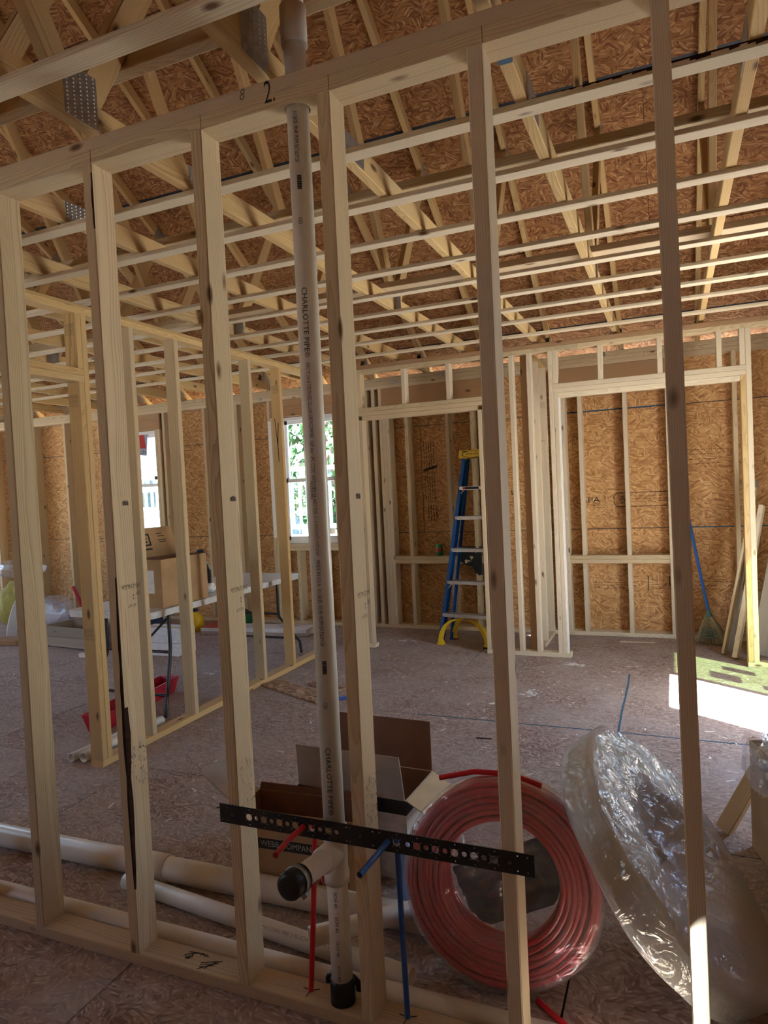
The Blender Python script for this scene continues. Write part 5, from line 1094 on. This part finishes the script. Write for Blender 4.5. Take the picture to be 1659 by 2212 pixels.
# ---------------------------------------------------------------- heap of debris at far left
cr_ = empty('plank_crate', (-4.55, 3.55, 0), 'weathered plank crate in the debris at far left', 'crate')
Mk = frame((-4.95, 3.50, 0), V((0.995, -0.10, 0)), V((0.10, 0.995, 0)), V((0, 0, 1)))
for k in range(2):
    beam('plank', cr_, Mk @ V((0, 0, 0.06 + 0.105 * k)), Mk @ V((0.72, 0, 0.06 + 0.105 * k)), 0.10, 0.02, (0, 0, 1), OLDW); beam('plank', cr_, Mk @ V((0, 0.36, 0.06 + 0.105 * k)), Mk @ V((0.72, 0.36, 0.06 + 0.105 * k)), 0.10, 0.02, (0, 0, 1), OLDW)
    for x in (0.011, 0.709): beam('plank', cr_, Mk @ V((x, 0.012, 0.06 + 0.105 * k)), Mk @ V((x, 0.348, 0.06 + 0.105 * k)), 0.10, 0.02, (0, 0, 1), OLDW)
beam('plank', cr_, Mk @ V((0.02, 0.18, 0.012)), Mk @ V((0.70, 0.18, 0.012)), 0.33, 0.016, (0, 1, 0), OLDW)
sheet_lump('debris_bag', 'clear plastic bag of rubbish slumped over the plank crate', Mk @ V((-0.25, 0.30, 0.002)), 0.21, (0.85, 0.62, 1.0), WRAP, 17, cat='bag')
sheet_lump('debris_bag', 'cloudy plastic bag beside the white bent trim at far left', (-5.52, 4.17, 0.002), 0.19, (1.2, 0.9, 1.0), WRAP, 18, cat='bag')
sheet_lump('yellow_bucket_liner', 'yellow sack under clear plastic at the far left edge', (-6.1, 4.15, 0.002), 0.24, (1.0, 0.8, 1.2), plain('mustard_sack', (0.42, 0.36, 0.08), 0.7), 19, cat='sack')
sheet_lump('plastic_cover', 'thin clear plastic thrown over the yellow sack', (-6.05, 4.15, 0.62), 0.30, (1.2, 0.8, 0.35), WRAP, 21, cat='plastic')
vs = []; o = MB(); rows9 = []
for i in range(17):
    t = i / 16; a = t * 1.25; rows9.append((V((-5.70 + 0.42 * (1 - math.cos(a)), 3.72 + 0.10 * t, 0.62 * math.sin(a))), 0.09))
for p, w_ in rows9: vs += [p + V((-0.02, -w_ / 2, 0)), p + V((0.02, w_ / 2, 0)), p + V((0.006, w_ / 2, 0.0)) + V((0, 0.0, 0.004)), p + V((-0.034, -w_ / 2, 0.004))]
fs = []
for i in range(16):
    for k in range(4): a = i * 4 + k; c = i * 4 + (k + 1) % 4; fs.append((a, c, c + 4, a + 4))
tag(MB().add(vs, fs + [(3, 2, 1, 0), (64, 65, 66, 67)]).build('bent_trim', VINYL), 'white bent strip of trim arching at the far left', 'trim')
tag(beam('old_board', None, (-6.3, 3.36, 0.024), (-5.3, 3.55, 0.024), 0.24, 0.045, (0, 1, 0), HDR), 'dark board lying on the floor at far left', 'board')
tag(beam('offcut_block', None, (-4.10, 3.20, 0.021), (-3.94, 3.22, 0.021), 0.05, 0.04, (0, 1, 0), CHIP), 'white offcut block on the floor before the plank crate', 'block')
tag(beam('carton_flap', None, (-4.85, 4.30, 0.0), (-4.55, 4.42, 0.58), 0.34, 0.006, (0.6, -1, 0), CARD), 'torn cardboard panel leaning behind the debris bag', 'cardboard')
tag(beam('red_bar', None, (-5.02, 4.00, 0.55), (-4.72, 3.98, 0.015), 0.03, 0.03, (0, 1, 0), REDT), 'red bar standing aslant behind the plank crate at far left', 'bar')
tag(beam('cardboard_tray', None, (-5.15, 4.55, 0.0), (-4.9, 4.75, 0.50), 0.30, 0.008, (1, -0.6, 0), CARDB), 'beige cardboard sheet leaning at the back of the debris', 'cardboard')
sheet_lump('navy_bag', 'dark navy bag on the floor behind the table end', (-3.75, 3.75, 0.002), 0.17, (0.8, 0.9, 1.25), plain('navy_cloth', (0.02, 0.03, 0.06), 0.8), 27, cat='bag')
for k, (x, y, s) in enumerate(((-3.35, 3.55, 0.0), (-3.35, 3.55, 0.125))):
    o = empty('white_carton', (x, y, s), 'white carton under the folding table, ' + ('lower' if k == 0 else 'upper') + ' of two', 'box', 'white cartons under the table')
    MB().box((x - 0.24, y - 0.13, s + 0.001), (x + 0.24, y + 0.13, s + 0.12)).build('body', WHITEB, o); MB().box((x - 0.2405, y - 0.03, s + 0.1201), (x + 0.2405, y + 0.03, s + 0.121)).build('tape', CARDB, o)

# ---------------------------------------------------------------- lettering becomes plain meshes
bpy.context.view_layer.update(); dg = bpy.context.evaluated_depsgraph_get()
for o in [q for q in bpy.data.objects if q.type == 'FONT']:
    me = bpy.data.meshes.new_from_object(o.evaluated_get(dg)); nm = o.name; par = o.parent; mb = o.matrix_basis.copy(); cu = o.data
    bpy.data.objects.remove(o); bpy.data.curves.remove(cu)
    if not me.materials: me.materials.append(INK)
    q = bpy.data.objects.new(nm, me); COL.objects.link(q); q.parent = par; q.matrix_basis = mb
